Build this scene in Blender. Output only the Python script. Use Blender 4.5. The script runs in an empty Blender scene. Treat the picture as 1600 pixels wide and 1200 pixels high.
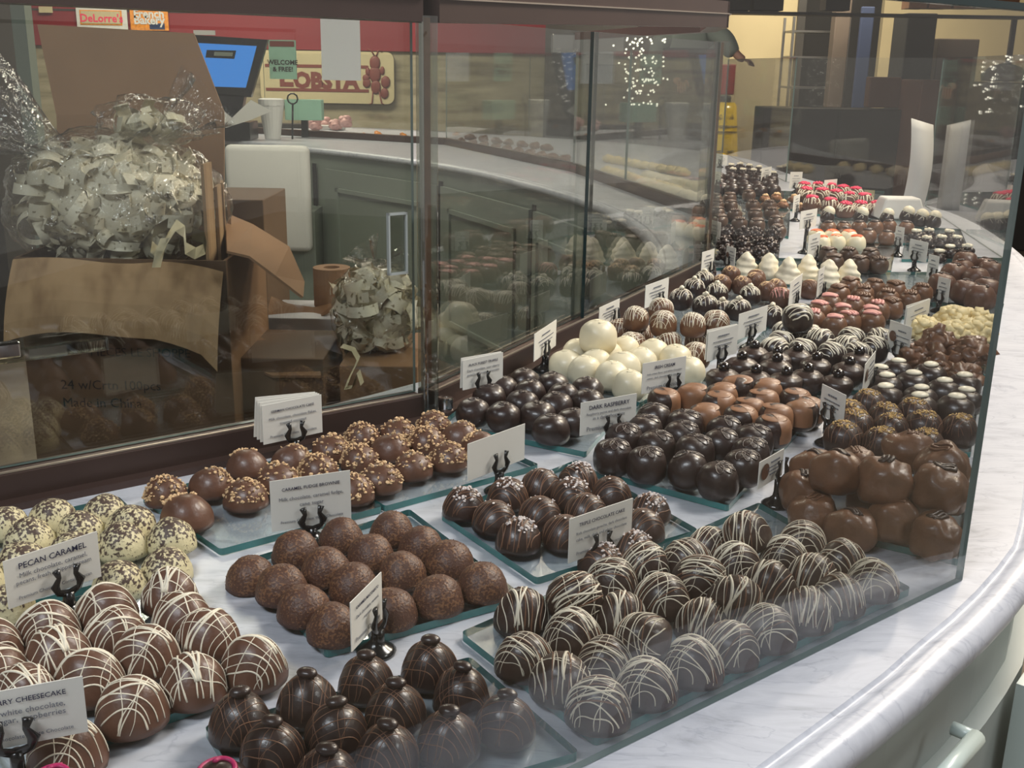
import bpy, bmesh, math, random
import numpy as np
from mathutils import Vector, Matrix, noise
random.seed(7)
PI = math.pi
C = bpy.context.scene.collection
sc = bpy.context.scene

# ------------------------------------------------------------ camera
F_PX, CX, CY = 1690.0, 800.0, 600.0
CAM = np.array([0.0, 0.0, 1.40])
_up = np.array([100.0, 5700.0, F_PX]); _up /= np.linalg.norm(_up)
_fw = np.array([0, 0, -1.0]); _ya = _fw - _fw.dot(_up) * _up; _ya /= np.linalg.norm(_ya)
_xa = np.cross(_ya, _up)
RM = np.array([_xa, _ya, _up])
cd = bpy.data.cameras.new('camera'); cam = bpy.data.objects.new('camera', cd); C.objects.link(cam)
cd.sensor_width = 36; cd.lens = F_PX * 36 / 1600; cd.clip_start = 0.02; cd.clip_end = 100
cam.matrix_world = Matrix([[*RM[0], CAM[0]], [*RM[1], CAM[1]], [*RM[2], CAM[2]], [0, 0, 0, 1]])
sc.camera = cam
sc.view_settings.view_transform = 'Standard'; sc.view_settings.look = 'None'
sc.view_settings.gamma = 1; sc.view_settings.exposure = -0.35
sc.view_settings.use_curve_mapping = False
sc.cycles.max_bounces = 14; sc.cycles.transparent_max_bounces = 40
sc.cycles.glossy_bounces = 4; sc.cycles.diffuse_bounces = 3; sc.cycles.transmission_bounces = 6
sc.cycles.caustics_reflective = False; sc.cycles.caustics_refractive = False
sc.cycles.sample_clamp_indirect = 6

# ------------------------------------------------------------ world and lights
w = bpy.data.worlds.new('world'); sc.world = w; w.use_nodes = True
w.node_tree.nodes['Background'].inputs[0].default_value = (1.0, 0.93, 0.86, 1)
w.node_tree.nodes['Background'].inputs[1].default_value = 0.42
def area(name, loc, target, sx, sy, power, col):
    l = bpy.data.lights.new(name, 'AREA'); l.shape = 'RECTANGLE'; l.size = sx; l.size_y = sy
    l.energy = power; l.color = col
    o = bpy.data.objects.new(name, l); C.objects.link(o); o.location = loc
    o.rotation_euler = (Vector(target) - Vector(loc)).to_track_quat('-Z', 'Y').to_euler()
    return o
area('ceiling_or_added_light', (1.6, 1.7, 2.9), (0.1, 1.1, 0.95), 0.7, 0.7, 62, (1.0, 0.94, 0.88))
area('ceiling_or_added_light', (-0.9, -0.6, 3.0), (-0.1, 1.2, 0.95), 1.2, 0.5, 52, (0.86, 0.92, 1.0))
area('ceiling_or_added_light', (2.6, 0.0, 3.0), (1.2, 0.9, 0.3), 0.7, 0.7, 20, (0.93, 0.97, 1.0))  # added fill without a known source; brightens the cabinet front at right
area('ceiling_or_added_light', (2.1, 3.3, 2.9), (0.9, 2.8, 0.95), 0.7, 0.7, 85, (1.0, 0.84, 0.64))
area('ceiling_or_added_light', (-1.2, 4.4, 3.0), (-1.2, 4.4, 0), 1.2, 0.8, 75, (1.0, 0.92, 0.78))
area('ceiling_or_added_light', (-2.2, 7.6, 3.0), (-2.2, 8.6, 0), 2.2, 0.6, 170, (1.0, 0.9, 0.74))
area('ceiling_or_added_light', (2.6, 10.5, 3.1), (2.5, 13.0, 1.2), 2.6, 0.6, 230, (1.0, 0.88, 0.66))  # put in to lift the dim cream wall and the floor sign
area('ceiling_or_added_light', (1.9, 5.4, 3.0), (1.4, 5.0, 0.95), 0.5, 0.5, 55, (1.0, 0.87, 0.74))

# ------------------------------------------------------------ pixel helpers (pixel of the photo -> point of the place)
TOP = 0.95
def ray(px, py): return RM @ np.array([px - CX, -(py - CY), -F_PX])
def at(px, py, z=TOP):
    d = ray(px, py); return Vector(CAM + (z - CAM[2]) / d[2] * d)
def at_y(px, py, Y):
    d = ray(px, py); return Vector(CAM + Y / d[1] * d)
def depth(p): return -(RM.T @ (np.array(p) - CAM))[2]
def z_at(p, py):
    lo, hi = 0.0, 3.0
    for _ in range(40):
        m = (lo + hi) / 2; v = RM.T @ (np.array((p[0], p[1], m)) - CAM)
        if CY - F_PX * v[1] / -v[2] > py: lo = m
        else: hi = m
    return lo

# ------------------------------------------------------------ materials
def mat(name, col, rough=0.5, metal=0.0, coat=0.0, spec=0.5, bump=0.0, bscale=60, var=0.0, vscale=20, sss=0.0, emit=None, estr=0, alpha=None):
    m = bpy.data.materials.new(name); m.use_nodes = True; nt = m.node_tree; b = nt.nodes['Principled BSDF']
    b.inputs['Base Color'].default_value = (*col, 1); b.inputs['Roughness'].default_value = rough
    b.inputs['Metallic'].default_value = metal; b.inputs['Coat Weight'].default_value = coat
    b.inputs['Coat Roughness'].default_value = 0.15
    b.inputs['Specular IOR Level'].default_value = spec
    if emit: b.inputs['Emission Color'].default_value = (*emit, 1); b.inputs['Emission Strength'].default_value = estr
    tc = nt.nodes.new('ShaderNodeTexCoord')
    if var:
        n = nt.nodes.new('ShaderNodeTexNoise'); n.inputs['Scale'].default_value = vscale; n.inputs['Detail'].default_value = 6
        nt.links.new(tc.outputs['Object'], n.inputs['Vector'])
        r = nt.nodes.new('ShaderNodeValToRGB'); r.color_ramp.elements[0].position = 0.3; r.color_ramp.elements[1].position = 0.7
        r.color_ramp.elements[0].color = (*[c * (1 - var) for c in col], 1)
        r.color_ramp.elements[1].color = (*[min(1, c * (1 + var)) for c in col], 1)
        nt.links.new(n.outputs['Fac'], r.inputs[0]); nt.links.new(r.outputs[0], b.inputs['Base Color'])
    if bump:
        n2 = nt.nodes.new('ShaderNodeTexNoise'); n2.inputs['Scale'].default_value = bscale; n2.inputs['Detail'].default_value = 4
        nt.links.new(tc.outputs['Object'], n2.inputs['Vector'])
        bp = nt.nodes.new('ShaderNodeBump'); bp.inputs['Strength'].default_value = bump; bp.inputs['Distance'].default_value = 0.002
        nt.links.new(n2.outputs['Fac'], bp.inputs['Height']); nt.links.new(bp.outputs[0], b.inputs['Normal'])
    return m
def ramp_mat(name, cols, scale, pos, rough=0.5, detail=8, stretch=(1, 1, 1), bump=0, kind='noise', dist=0):
    m = bpy.data.materials.new(name); m.use_nodes = True; nt = m.node_tree; b = nt.nodes['Principled BSDF']
    b.inputs['Roughness'].default_value = rough
    tc = nt.nodes.new('ShaderNodeTexCoord'); mp = nt.nodes.new('ShaderNodeMapping'); mp.inputs['Scale'].default_value = stretch
    nt.links.new(tc.outputs['Object'], mp.inputs[0])
    n = nt.nodes.new('ShaderNodeTexNoise'); n.inputs['Scale'].default_value = scale; n.inputs['Detail'].default_value = detail
    n.inputs['Distortion'].default_value = dist
    nt.links.new(mp.outputs[0], n.inputs['Vector'])
    r = nt.nodes.new('ShaderNodeValToRGB'); e = r.color_ramp.elements
    while len(e) < len(cols): e.new(0.5)
    for i, (c, p) in enumerate(zip(cols, pos)): e[i].position = p; e[i].color = (*c, 1)
    nt.links.new(n.outputs['Fac'], r.inputs[0]); nt.links.new(r.outputs[0], b.inputs['Base Color'])
    if bump:
        bp = nt.nodes.new('ShaderNodeBump'); bp.inputs['Strength'].default_value = bump; bp.inputs['Distance'].default_value = 0.002
        nt.links.new(n.outputs['Fac'], bp.inputs['Height']); nt.links.new(bp.outputs[0], b.inputs['Normal'])
    return m
def glass(name, tint, ior=1.5, rough=0.0, base=0.0, bump=0, bscale=20):
    m = bpy.data.materials.new(name); m.use_nodes = True; nt = m.node_tree; nt.nodes.clear()
    out = nt.nodes.new('ShaderNodeOutputMaterial'); tr = nt.nodes.new('ShaderNodeBsdfTransparent'); gl = nt.nodes.new('ShaderNodeBsdfGlossy')
    fr = nt.nodes.new('ShaderNodeFresnel'); mx = nt.nodes.new('ShaderNodeMixShader')
    tr.inputs[0].default_value = (*tint, 1); gl.inputs['Roughness'].default_value = rough; fr.inputs[0].default_value = ior
    # same response from both faces of the slab
    ge = nt.nodes.new('ShaderNodeNewGeometry'); inv = nt.nodes.new('ShaderNodeMath'); inv.operation = 'DIVIDE'; inv.inputs[0].default_value = 1
    mixv = nt.nodes.new('ShaderNodeMix'); mixv.data_type = 'FLOAT'; mixv.inputs['A'].default_value = ior; mixv.inputs['B'].default_value = ior
    add = nt.nodes.new('ShaderNodeMath'); add.operation = 'ADD'; add.inputs[1].default_value = base; add.use_clamp = True
    lw = nt.nodes.new('ShaderNodeLayerWeight'); lw.inputs['Blend'].default_value = 0.5
    pw = nt.nodes.new('ShaderNodeMath'); pw.operation = 'POWER'; pw.inputs[1].default_value = 3.6
    ml = nt.nodes.new('ShaderNodeMath'); ml.operation = 'MULTIPLY_ADD'; ml.inputs[1].default_value = 0.85; ml.inputs[2].default_value = 0.042
    nt.links.new(lw.outputs['Facing'], pw.inputs[0]); nt.links.new(pw.outputs[0], ml.inputs[0]); nt.links.new(ml.outputs[0], add.inputs[0])
    for nn in (fr, ge, inv, mixv): nt.nodes.remove(nn)
    nt.links.new(add.outputs[0], mx.inputs[0]); nt.links.new(tr.outputs[0], mx.inputs[1]); nt.links.new(gl.outputs[0], mx.inputs[2])
    if bump:
        tc = nt.nodes.new('ShaderNodeTexCoord'); n = nt.nodes.new('ShaderNodeTexNoise'); n.inputs['Scale'].default_value = bscale; n.inputs['Detail'].default_value = 3
        n.inputs['Distortion'].default_value = 1.5
        nt.links.new(tc.outputs['Object'], n.inputs['Vector'])
        bp = nt.nodes.new('ShaderNodeBump'); bp.inputs['Strength'].default_value = bump; bp.inputs['Distance'].default_value = 0.02
        nt.links.new(n.outputs['Fac'], bp.inputs['Height'])
        nt.links.new(bp.outputs[0], gl.inputs['Normal'])
    nt.links.new(mx.outputs[0], out.inputs[0]); return m

M = dict(
    dark=mat('dark_chocolate', (0.034, 0.0150, 0.0105), 0.42, spec=0.5, coat=0.25, bump=0.25, bscale=260, var=0.25, vscale=60),
    noir=mat('bittersweet_chocolate', (0.026, 0.0125, 0.0100), 0.38, coat=0.3, bump=0.2, bscale=240, var=0.25, vscale=60),
    milk=mat('milk_chocolate', (0.122, 0.054, 0.032), 0.43, coat=0.15, bump=0.25, bscale=220, var=0.18, vscale=50),
    milk2=mat('caramel_milk_chocolate', (0.160, 0.073, 0.036), 0.42, coat=0.2, bump=0.3, bscale=180, var=0.22, vscale=40),
    tan=mat('tan_chocolate', (0.27, 0.125, 0.060), 0.45, coat=0.1, bump=0.2, bscale=150, var=0.15, vscale=40),
    white=mat('white_chocolate', (0.78, 0.70, 0.50), 0.42, coat=0.15, bump=0.2, bscale=120, var=0.04, vscale=40),
    ivory=mat('ivory_chocolate', (0.80, 0.73, 0.56), 0.5, bump=0.4, bscale=160, var=0.06, vscale=50),
    wdriz=mat('white_drizzle', (0.84, 0.77, 0.62), 0.45),
    umber=mat('umber_chocolate', (0.085, 0.048, 0.032), 0.42, coat=0.2, bump=0.25, bscale=200, var=0.2, vscale=50),
    mdriz=mat('milk_drizzle', (0.20, 0.098, 0.055), 0.42),
    ddriz=mat('dark_drizzle', (0.028, 0.014, 0.010), 0.35, coat=0.2),
    pink=mat('pink_icing', (0.72, 0.34, 0.30), 0.5),
    magenta=mat('raspberry_swirl', (0.45, 0.02, 0.12), 0.35),
    red=mat('red_icing', (0.85, 0.05, 0.13), 0.4),
    orange=mat('orange_icing', (0.85, 0.16, 0.04), 0.45),
    nut=mat('chopped_nut', (0.70, 0.47, 0.26), 0.6, var=0.45, vscale=300),
    gold=mat('golden_crumble', (0.64, 0.42, 0.16), 0.55, var=0.4, vscale=250),
    salt=mat('sea_salt', (0.78, 0.70, 0.67), 0.3),
    almond=mat('ivory_candy', (0.88, 0.80, 0.62), 0.35),
    berry=mat('glazed_cherry', (0.012, 0.006, 0.006), 0.10, coat=0.8),
    popcorn=mat('cream_cluster_chocolate', (0.80, 0.66, 0.36), 0.5, bump=0.5, bscale=150, var=0.12, vscale=60),
    black=mat('black_plastic', (0.008, 0.008, 0.009), 0.22, coat=0.3),
    card=mat('card_paper', (0.80, 0.78, 0.72), 0.7),
    ink=mat('navy_ink', (0.015, 0.018, 0.06), 0.6),
    ink2=mat('grey_ink', (0.16, 0.17, 0.21), 0.6),
    bronze=mat('bronze_aluminium', (0.085, 0.052, 0.045), 0.38, metal=0.55, var=0.08, vscale=8),
    strip=mat('bright_edge_strip', (0.62, 0.52, 0.44), 0.3, metal=0.8),
    chrome=mat('polished_chrome', (0.75, 0.75, 0.76), 0.08, metal=1),
    woodrefl=mat('brown_reflection_strip', (0.14, 0.068, 0.035), 0.35, var=0.5, vscale=14),
    edge=mat('green_glass_edge', (0.03, 0.17, 0.165), 0.12, coat=0.6, var=0.35, vscale=18),
    dedge=mat('dark_teal_glass_edge', (0.003, 0.035, 0.040), 0.12, coat=0.6),
    pale_edge=mat('pale_glass_edge', (0.16, 0.23, 0.22), 0.12, coat=0.6),
    cardboard=ramp_mat('corrugated_cardboard', [(0.28, 0.165, 0.08), (0.44, 0.28, 0.145), (0.50, 0.33, 0.18)], 5, [0.3, 0.5, 0.72], 0.75, stretch=(6, 6, 0.4)),
    cardplain=mat('kraft_cardboard', (0.30, 0.165, 0.085), 0.75, var=0.12, vscale=5),
    cardark=mat('brown_kraft_board', (0.15, 0.085, 0.045), 0.75, var=0.2, vscale=6),
    sage=mat('sage_painted_wood', (0.21, 0.245, 0.205), 0.45, var=0.05, vscale=3),
    sagefront=mat('grey_sage_front', (0.38, 0.42, 0.40), 0.4, var=0.04, vscale=2),
    handle=mat('pale_sage_handle', (0.50, 0.58, 0.55), 0.3),
    gap=mat('dark_gap', (0.01, 0.01, 0.01), 0.8),
    rwall=mat('red_painted_board', (0.20, 0.012, 0.018), 0.55, var=0.12, vscale=1.2),
    stone=ramp_mat('stacked_stone', [(0.10, 0.08, 0.05), (0.30, 0.26, 0.17), (0.42, 0.37, 0.26)], 3.2, [0.28, 0.5, 0.75], 0.8, stretch=(0.6, 1, 4.5)),
    cream=mat('cream_plaster', (0.52, 0.43, 0.26), 0.7, var=0.08, vscale=1.5),
    shade=mat('charcoal_panel', (0.035, 0.03, 0.027), 0.5, var=0.3, vscale=2),
    steel=mat('brushed_steel', (0.35, 0.34, 0.33), 0.32, metal=0.9),
    screen=mat('blue_screen', (0.02, 0.1, 0.3), 0.3, emit=(0.06, 0.33, 1.0), estr=0.95),
    paper=mat('white_paper', (0.64, 0.635, 0.61), 0.6, bump=0.2, bscale=8),
    paperb=mat('bluish_white_paper', (0.70, 0.71, 0.76), 0.6),
    ribbon=mat('cream_ribbon', (0.74, 0.68, 0.50), 0.5, var=0.12, vscale=40),
    yellow=mat('yellow_plastic', (0.92, 0.62, 0.02), 0.4),
    redbox=mat('red_enamel', (0.22, 0.02, 0.015), 0.4),
    jacket=mat('grey_green_jacket', (0.24, 0.28, 0.25), 0.8, bump=0.5, bscale=30),
    darkcloth=mat('charcoal_cloth', (0.015, 0.018, 0.02), 0.85),
    skin=mat('skin', (0.42, 0.22, 0.15), 0.5),
    hair=mat('brown_hair', (0.05, 0.03, 0.02), 0.6),
    blue=mat('blue_cloth', (0.025, 0.04, 0.10), 0.8),
    teal=mat('teal_box', (0.05, 0.2, 0.2), 0.6),
    mint=mat('mint_card', (0.32, 0.55, 0.42), 0.6),
    greybrown=mat('grey_brown_board', (0.10, 0.075, 0.06), 0.6, var=0.2, vscale=2),
    brownred=mat('brown_red_board', (0.13, 0.06, 0.04), 0.6, var=0.2, vscale=2),
    signc=mat('sign_cream', (0.55, 0.47, 0.28), 0.5, var=0.06, vscale=3),
    signr=mat('sign_brown_red', (0.19, 0.035, 0.022), 0.5),
    floor=ramp_mat('stone_tile_floor', [(0.12, 0.10, 0.08), (0.2, 0.17, 0.13)], 2, [0.4, 0.6], 0.35),
    ceil=mat('dark_ceiling', (0.06, 0.055, 0.05), 0.8),
    lampm=mat('lamp_panel', (1, 1, 1), 0.5, emit=(1, 0.93, 0.82), estr=6),
    blackgl=mat('black_gloss', (0.01, 0.011, 0.013), 0.2),
    orangefood=mat('orange_candy', (0.75, 0.28, 0.04), 0.4, var=0.3, vscale=60),
    pinkfood=mat('pink_candy', (0.55, 0.32, 0.30), 0.5, var=0.2, vscale=60),
)
M['glass'] = glass('clear_pane', (0.975, 0.982, 0.978))
M['glassd'] = glass('sliding_pane', (0.86, 0.875, 0.85), base=0.035)
M['traygl'] = glass('tray_glass', (0.93, 0.965, 0.97), base=0.02)
M['acrylic'] = glass('clear_acrylic', (0.80, 0.83, 0.79), base=0.16, rough=0.02)
M['film'] = glass('crinkled_film', (0.99, 0.988, 0.98), base=0.055, rough=0.10, bump=1.0, bscale=30)
def marble():
    m = bpy.data.materials.new('white_marble'); m.use_nodes = True; nt = m.node_tree; b = nt.nodes['Principled BSDF']
    b.inputs['Roughness'].default_value = 0.34
    tc = nt.nodes.new('ShaderNodeTexCoord')
    mp = nt.nodes.new('ShaderNodeMapping'); mp.inputs['Rotation'].default_value = (0, 0, 0.9); mp.inputs['Scale'].default_value = (1, 3.2, 2)
    nt.links.new(tc.outputs['Object'], mp.inputs[0])
    n = nt.nodes.new('ShaderNodeTexNoise'); n.inputs['Scale'].default_value = 7; n.inputs['Detail'].default_value = 12; n.inputs['Distortion'].default_value = 2.2; n.inputs['Roughness'].default_value = 0.62
    nt.links.new(mp.outputs[0], n.inputs['Vector'])
    r = nt.nodes.new('ShaderNodeValToRGB'); e = r.color_ramp.elements
    e[0].position = 0.26; e[0].color = (0.33, 0.345, 0.39, 1); e[1].position = 0.42; e[1].color = (0.475, 0.495, 0.55, 1)
    x = e.new(0.56); x.color = (0.55, 0.57, 0.625, 1); x = e.new(0.8); x.color = (0.46, 0.48, 0.53, 1)
    nt.links.new(n.outputs['Fac'], r.inputs[0])
    v = nt.nodes.new('ShaderNodeTexNoise'); v.inputs['Scale'].default_value = 3.2; v.inputs['Detail'].default_value = 9; v.inputs['Distortion'].default_value = 3.5
    nt.links.new(mp.outputs[0], v.inputs['Vector'])
    r2 = nt.nodes.new('ShaderNodeValToRGB'); e = r2.color_ramp.elements
    e[0].position = 0.485; e[0].color = (1, 1, 1, 1); e[1].position = 0.515; e[1].color = (1, 1, 1, 1); x = e.new(0.50); x.color = (0.70, 0.715, 0.76, 1)
    nt.links.new(v.outputs['Fac'], r2.inputs[0])
    mx = nt.nodes.new('ShaderNodeMix'); mx.data_type = 'RGBA'; mx.blend_type = 'MULTIPLY'; mx.inputs['Factor'].default_value = 0.6
    nt.links.new(r.outputs[0], mx.inputs['A']); nt.links.new(r2.outputs[0], mx.inputs['B']); nt.links.new(mx.outputs['Result'], b.inputs['Base Color'])
    return m
M['marble'] = marble()
def dust_mat(name, base, speck, scale, lo, hi, zlow):
    """chocolate with a dusting on its crown: specks grow sparse towards the foot"""
    m = bpy.data.materials.new(name); m.use_nodes = True; nt = m.node_tree; b = nt.nodes['Principled BSDF']; b.inputs['Roughness'].default_value = 0.5
    tc = nt.nodes.new('ShaderNodeTexCoord'); n = nt.nodes.new('ShaderNodeTexNoise'); n.inputs['Scale'].default_value = scale; n.inputs['Detail'].default_value = 2
    nt.links.new(tc.outputs['Object'], n.inputs['Vector'])
    n3 = nt.nodes.new('ShaderNodeTexNoise'); n3.inputs['Scale'].default_value = 45; nt.links.new(tc.outputs['Object'], n3.inputs['Vector'])
    s = nt.nodes.new('ShaderNodeSeparateXYZ'); nt.links.new(tc.outputs['Object'], s.inputs[0])
    mr = nt.nodes.new('ShaderNodeMapRange'); mr.inputs['From Min'].default_value = zlow[0]; mr.inputs['From Max'].default_value = zlow[1]
    mr.inputs['To Min'].default_value = lo; mr.inputs['To Max'].default_value = hi; nt.links.new(s.outputs['Z'], mr.inputs['Value'])
    a = nt.nodes.new('ShaderNodeMath'); a.operation = 'ADD'; nt.links.new(n.outputs['Fac'], a.inputs[0]); nt.links.new(mr.outputs[0], a.inputs[1])
    a2 = nt.nodes.new('ShaderNodeMath'); a2.operation = 'MULTIPLY_ADD'; a2.inputs[1].default_value = 0.45; nt.links.new(n3.outputs['Fac'], a2.inputs[0]); nt.links.new(a.outputs[0], a2.inputs[2])
    r = nt.nodes.new('ShaderNodeValToRGB'); r.color_ramp.elements[0].position = 0.70; r.color_ramp.elements[0].color = (*base, 1)
    r.color_ramp.elements[1].position = 0.80; r.color_ramp.elements[1].color = (*speck, 1)
    nt.links.new(a2.outputs[0], r.inputs[0]); nt.links.new(r.outputs[0], b.inputs['Base Color'])
    bp = nt.nodes.new('ShaderNodeBump'); bp.inputs['Strength'].default_value = 0.5; bp.inputs['Distance'].default_value = 0.0015
    nt.links.new(a2.outputs[0], bp.inputs['Height']); nt.links.new(bp.outputs[0], b.inputs['Normal'])
    return m
M['dusted'] = dust_mat('cream_chocolate_with_cocoa_dust', (0.70, 0.62, 0.38), (0.075, 0.045, 0.035), 330, -0.17, 0.17, (0.004, 0.032))
M['cocoa'] = dust_mat('milk_chocolate_with_cocoa_crumbs', (0.085, 0.036, 0.022), (0.20, 0.095, 0.045), 420, -0.10, -0.01, (0.0, 0.03))
def bag_ribbon():
    m = mat('ribbon_fill', (0.80, 0.73, 0.55), 0.5)
    nt = m.node_tree; b = nt.nodes['Principled BSDF']
    tc = nt.nodes.new('ShaderNodeTexCoord'); n = nt.nodes.new('ShaderNodeTexNoise'); n.inputs['Scale'].default_value = 120; n.inputs['Detail'].default_value = 1
    nt.links.new(tc.outputs['Object'], n.inputs['Vector']); r = nt.nodes.new('ShaderNodeValToRGB')
    r.color_ramp.elements[0].position = 0.30; r.color_ramp.elements[0].color = (0.30, 0.25, 0.15, 1); r.color_ramp.elements[1].position = 0.37; r.color_ramp.elements[1].color = (0.84, 0.77, 0.60, 1)
    nt.links.new(n.outputs['Fac'], r.inputs[0]); nt.links.new(r.outputs[0], b.inputs['Base Color']); return m
M['ribbonfill'] = bag_ribbon()

# ------------------------------------------------------------ mesh helpers
def mesh_of(bm, mats, smooth=True, name='m'):
    me = bpy.data.meshes.new(name); bm.normal_update(); bm.to_mesh(me); bm.free()
    for m_ in (mats if isinstance(mats, (list, tuple)) else [mats]): me.materials.append(m_)
    if smooth:
        for p in me.polygons: p.use_smooth = True
    return me
def link(name, me, parent=None, loc=None, rot=None, scale=None):
    o = bpy.data.objects.new(name, me); C.objects.link(o)
    if parent: o.parent = parent
    if loc is not None: o.location = loc
    if rot is not None: o.rotation_euler = rot
    if scale is not None: o.scale = (scale,) * 3 if isinstance(scale, (int, float)) else scale
    return o
def tag(o, label, cat, group=None, kind=None):
    o['label'] = label; o['category'] = cat
    if group: o['group'] = group
    if kind: o['kind'] = kind
    return o
def thing(name, label, cat, loc=(0, 0, 0), rz=0, group=None):
    return tag(link(name, None, None, loc, (0, 0, rz)), label, cat, group)
def struct(name, me):
    o = link(name, me); o['kind'] = 'structure'; return o
def box(bm, a, b, M4=None, mi=0):
    vs = [bm.verts.new(Vector((x, y, z)) if M4 is None else M4 @ Vector((x, y, z))) for x in (a[0], b[0]) for y in (a[1], b[1]) for z in (a[2], b[2])]
    for f in ((0, 1, 3, 2), (4, 6, 7, 5), (0, 4, 5, 1), (2, 3, 7, 6), (0, 2, 6, 4), (1, 5, 7, 3)):
        fc = bm.faces.new([vs[i] for i in f]); fc.material_index = mi
    return vs
def slab(bm, pts, z0, z1, mtop=0, mside=1):
    """extruded polygon"""
    lo = [bm.verts.new((p[0], p[1], z0)) for p in pts]; hi = [bm.verts.new((p[0], p[1], z1)) for p in pts]
    f = bm.faces.new(hi); f.material_index = mtop; f = bm.faces.new(lo[::-1]); f.material_index = mtop
    n = len(pts)
    for i in range(n):
        f = bm.faces.new((lo[i], lo[(i + 1) % n], hi[(i + 1) % n], hi[i])); f.material_index = mside
def tube(bm, pts, r, n=6, flat=1.0, mi=0, closed=False, upv=None):
    pts = [Vector(p) for p in pts]
    if len(pts) < 2: return
    rings = []; prev = None
    for i, p in enumerate(pts):
        t = (pts[min(i + 1, len(pts) - 1)] - pts[max(i - 1, 0)])
        if t.length < 1e-9: t = Vector((0, 0, 1))
        t.normalize()
        if upv is not None:
            u = upv[i] if isinstance(upv, list) else Vector(upv)
        else: u = prev if prev is not None else (Vector((0, 0, 1)) if abs(t.z) < 0.9 else Vector((1, 0, 0)))
        s = t.cross(u)
        if s.length < 1e-6: s = t.orthogonal()
        s.normalize(); u = s.cross(t).normalized(); prev = u
        rr = r[i] if isinstance(r, (list, tuple)) else r
        rings.append([bm.verts.new(p + s * math.cos(2 * PI * k / n) * rr + u * math.sin(2 * PI * k / n) * rr * flat) for k in range(n)])
    for a, b in zip(rings, rings[1:]):
        for k in range(n): f = bm.faces.new((a[k], a[(k + 1) % n], b[(k + 1) % n], b[k])); f.material_index = mi
    f = bm.faces.new(rings[0][::-1]); f.material_index = mi; f = bm.faces.new(rings[-1]); f.material_index = mi
def lathe(bm, prof, n=20, c=(0, 0, 0), mi=0):
    rings = []
    for r, z in prof:
        if r < 1e-6: rings.append([bm.verts.new((c[0], c[1], c[2] + z))])
        else: rings.append([bm.verts.new((c[0] + r * math.cos(2 * PI * k / n), c[1] + r * math.sin(2 * PI * k / n), c[2] + z)) for k in range(n)])
    for a, b in zip(rings, rings[1:]):
        for k in range(n):
            q = [a[k % len(a)], a[(k + 1) % len(a)], b[(k + 1) % len(b)], b[k % len(b)]]
            u = []
            for v in q:
                if v not in u: u.append(v)
            if len(u) > 2: f = bm.faces.new(u); f.material_index = mi
def NB(): return bmesh.new()
def boxmesh(a, b, m, bev=0.0):
    bm = NB(); box(bm, a, b)
    if bev: bmesh.ops.bevel(bm, geom=bm.edges[:], offset=bev, segments=2, profile=0.5, affect='EDGES')
    bmesh.ops.recalc_face_normals(bm, faces=bm.faces[:])
    return mesh_of(bm, m, smooth=False)
def oriented(p, q, z0, z1, th, off=0.0):
    """matrix-free box between ground points p and q"""
    d = Vector((q[0] - p[0], q[1] - p[1], 0)); L = d.length; d.normalize(); n = Vector((-d.y, d.x, 0))
    a = Vector((p[0], p[1], 0)) + n * (off - th / 2); b = Vector((p[0], p[1], 0)) + n * (off + th / 2)
    return [a, a + d * L, b + d * L, b]
def pane(p, q, z0, z1, th=0.008, off=0.0, gm=None, em=None):
    bm = NB(); c = oriented(p, q, z0, z1, th, off)
    lo = [bm.verts.new((v.x, v.y, z0)) for v in c]; hi = [bm.verts.new((v.x, v.y, z1)) for v in c]
    for i in range(4):
        f = bm.faces.new((lo[i], lo[(i + 1) % 4], hi[(i + 1) % 4], hi[i])); f.material_index = 0 if i in (0, 2) else 1
    f = bm.faces.new(hi); f.material_index = 1; f = bm.faces.new(lo[::-1]); f.material_index = 1
    return mesh_of(bm, [gm or M['glass'], em or M['dedge']], smooth=False)
def bar2(p, q, za, zb, hgt, th, off, m):
    bm = NB(); c = oriented(p, q, 0, 0, th, off); zz = [za, zb, zb, za]
    lo = [bm.verts.new((v.x, v.y, z)) for v, z in zip(c, zz)]; hi = [bm.verts.new((v.x, v.y, z + hgt)) for v, z in zip(c, zz)]
    bm.faces.new(hi); bm.faces.new(lo[::-1])
    for i in range(4): bm.faces.new((lo[i], lo[(i + 1) % 4], hi[(i + 1) % 4], hi[i]))
    return mesh_of(bm, m, smooth=False)
def bar(p, q, z0, z1, th, off, m, bev=0.0):
    bm = NB(); c = oriented(p, q, z0, z1, th, off); slab(bm, c, z0, z1, 0, 0)
    if bev: bmesh.ops.bevel(bm, geom=bm.edges[:], offset=bev, segments=2, profile=0.5, affect='EDGES')
    return mesh_of(bm, m, smooth=False)
def text_mesh(s, size, m, align='CENTER', bold=0.0, thick=0.00005):
    cu = bpy.data.curves.new('t', 'FONT'); cu.body = s; cu.size = size; cu.align_x = align; cu.align_y = 'CENTER'; cu.offset = bold; cu.extrude = thick
    cu.resolution_u = 2
    o = bpy.data.objects.new('t', cu); C.objects.link(o)
    bpy.context.view_layer.update(); dg = bpy.context.evaluated_depsgraph_get()
    me = bpy.data.meshes.new_from_object(o.evaluated_get(dg)); me.materials.clear(); me.materials.append(m)
    bpy.data.objects.remove(o); bpy.data.curves.remove(cu); return me

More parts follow.
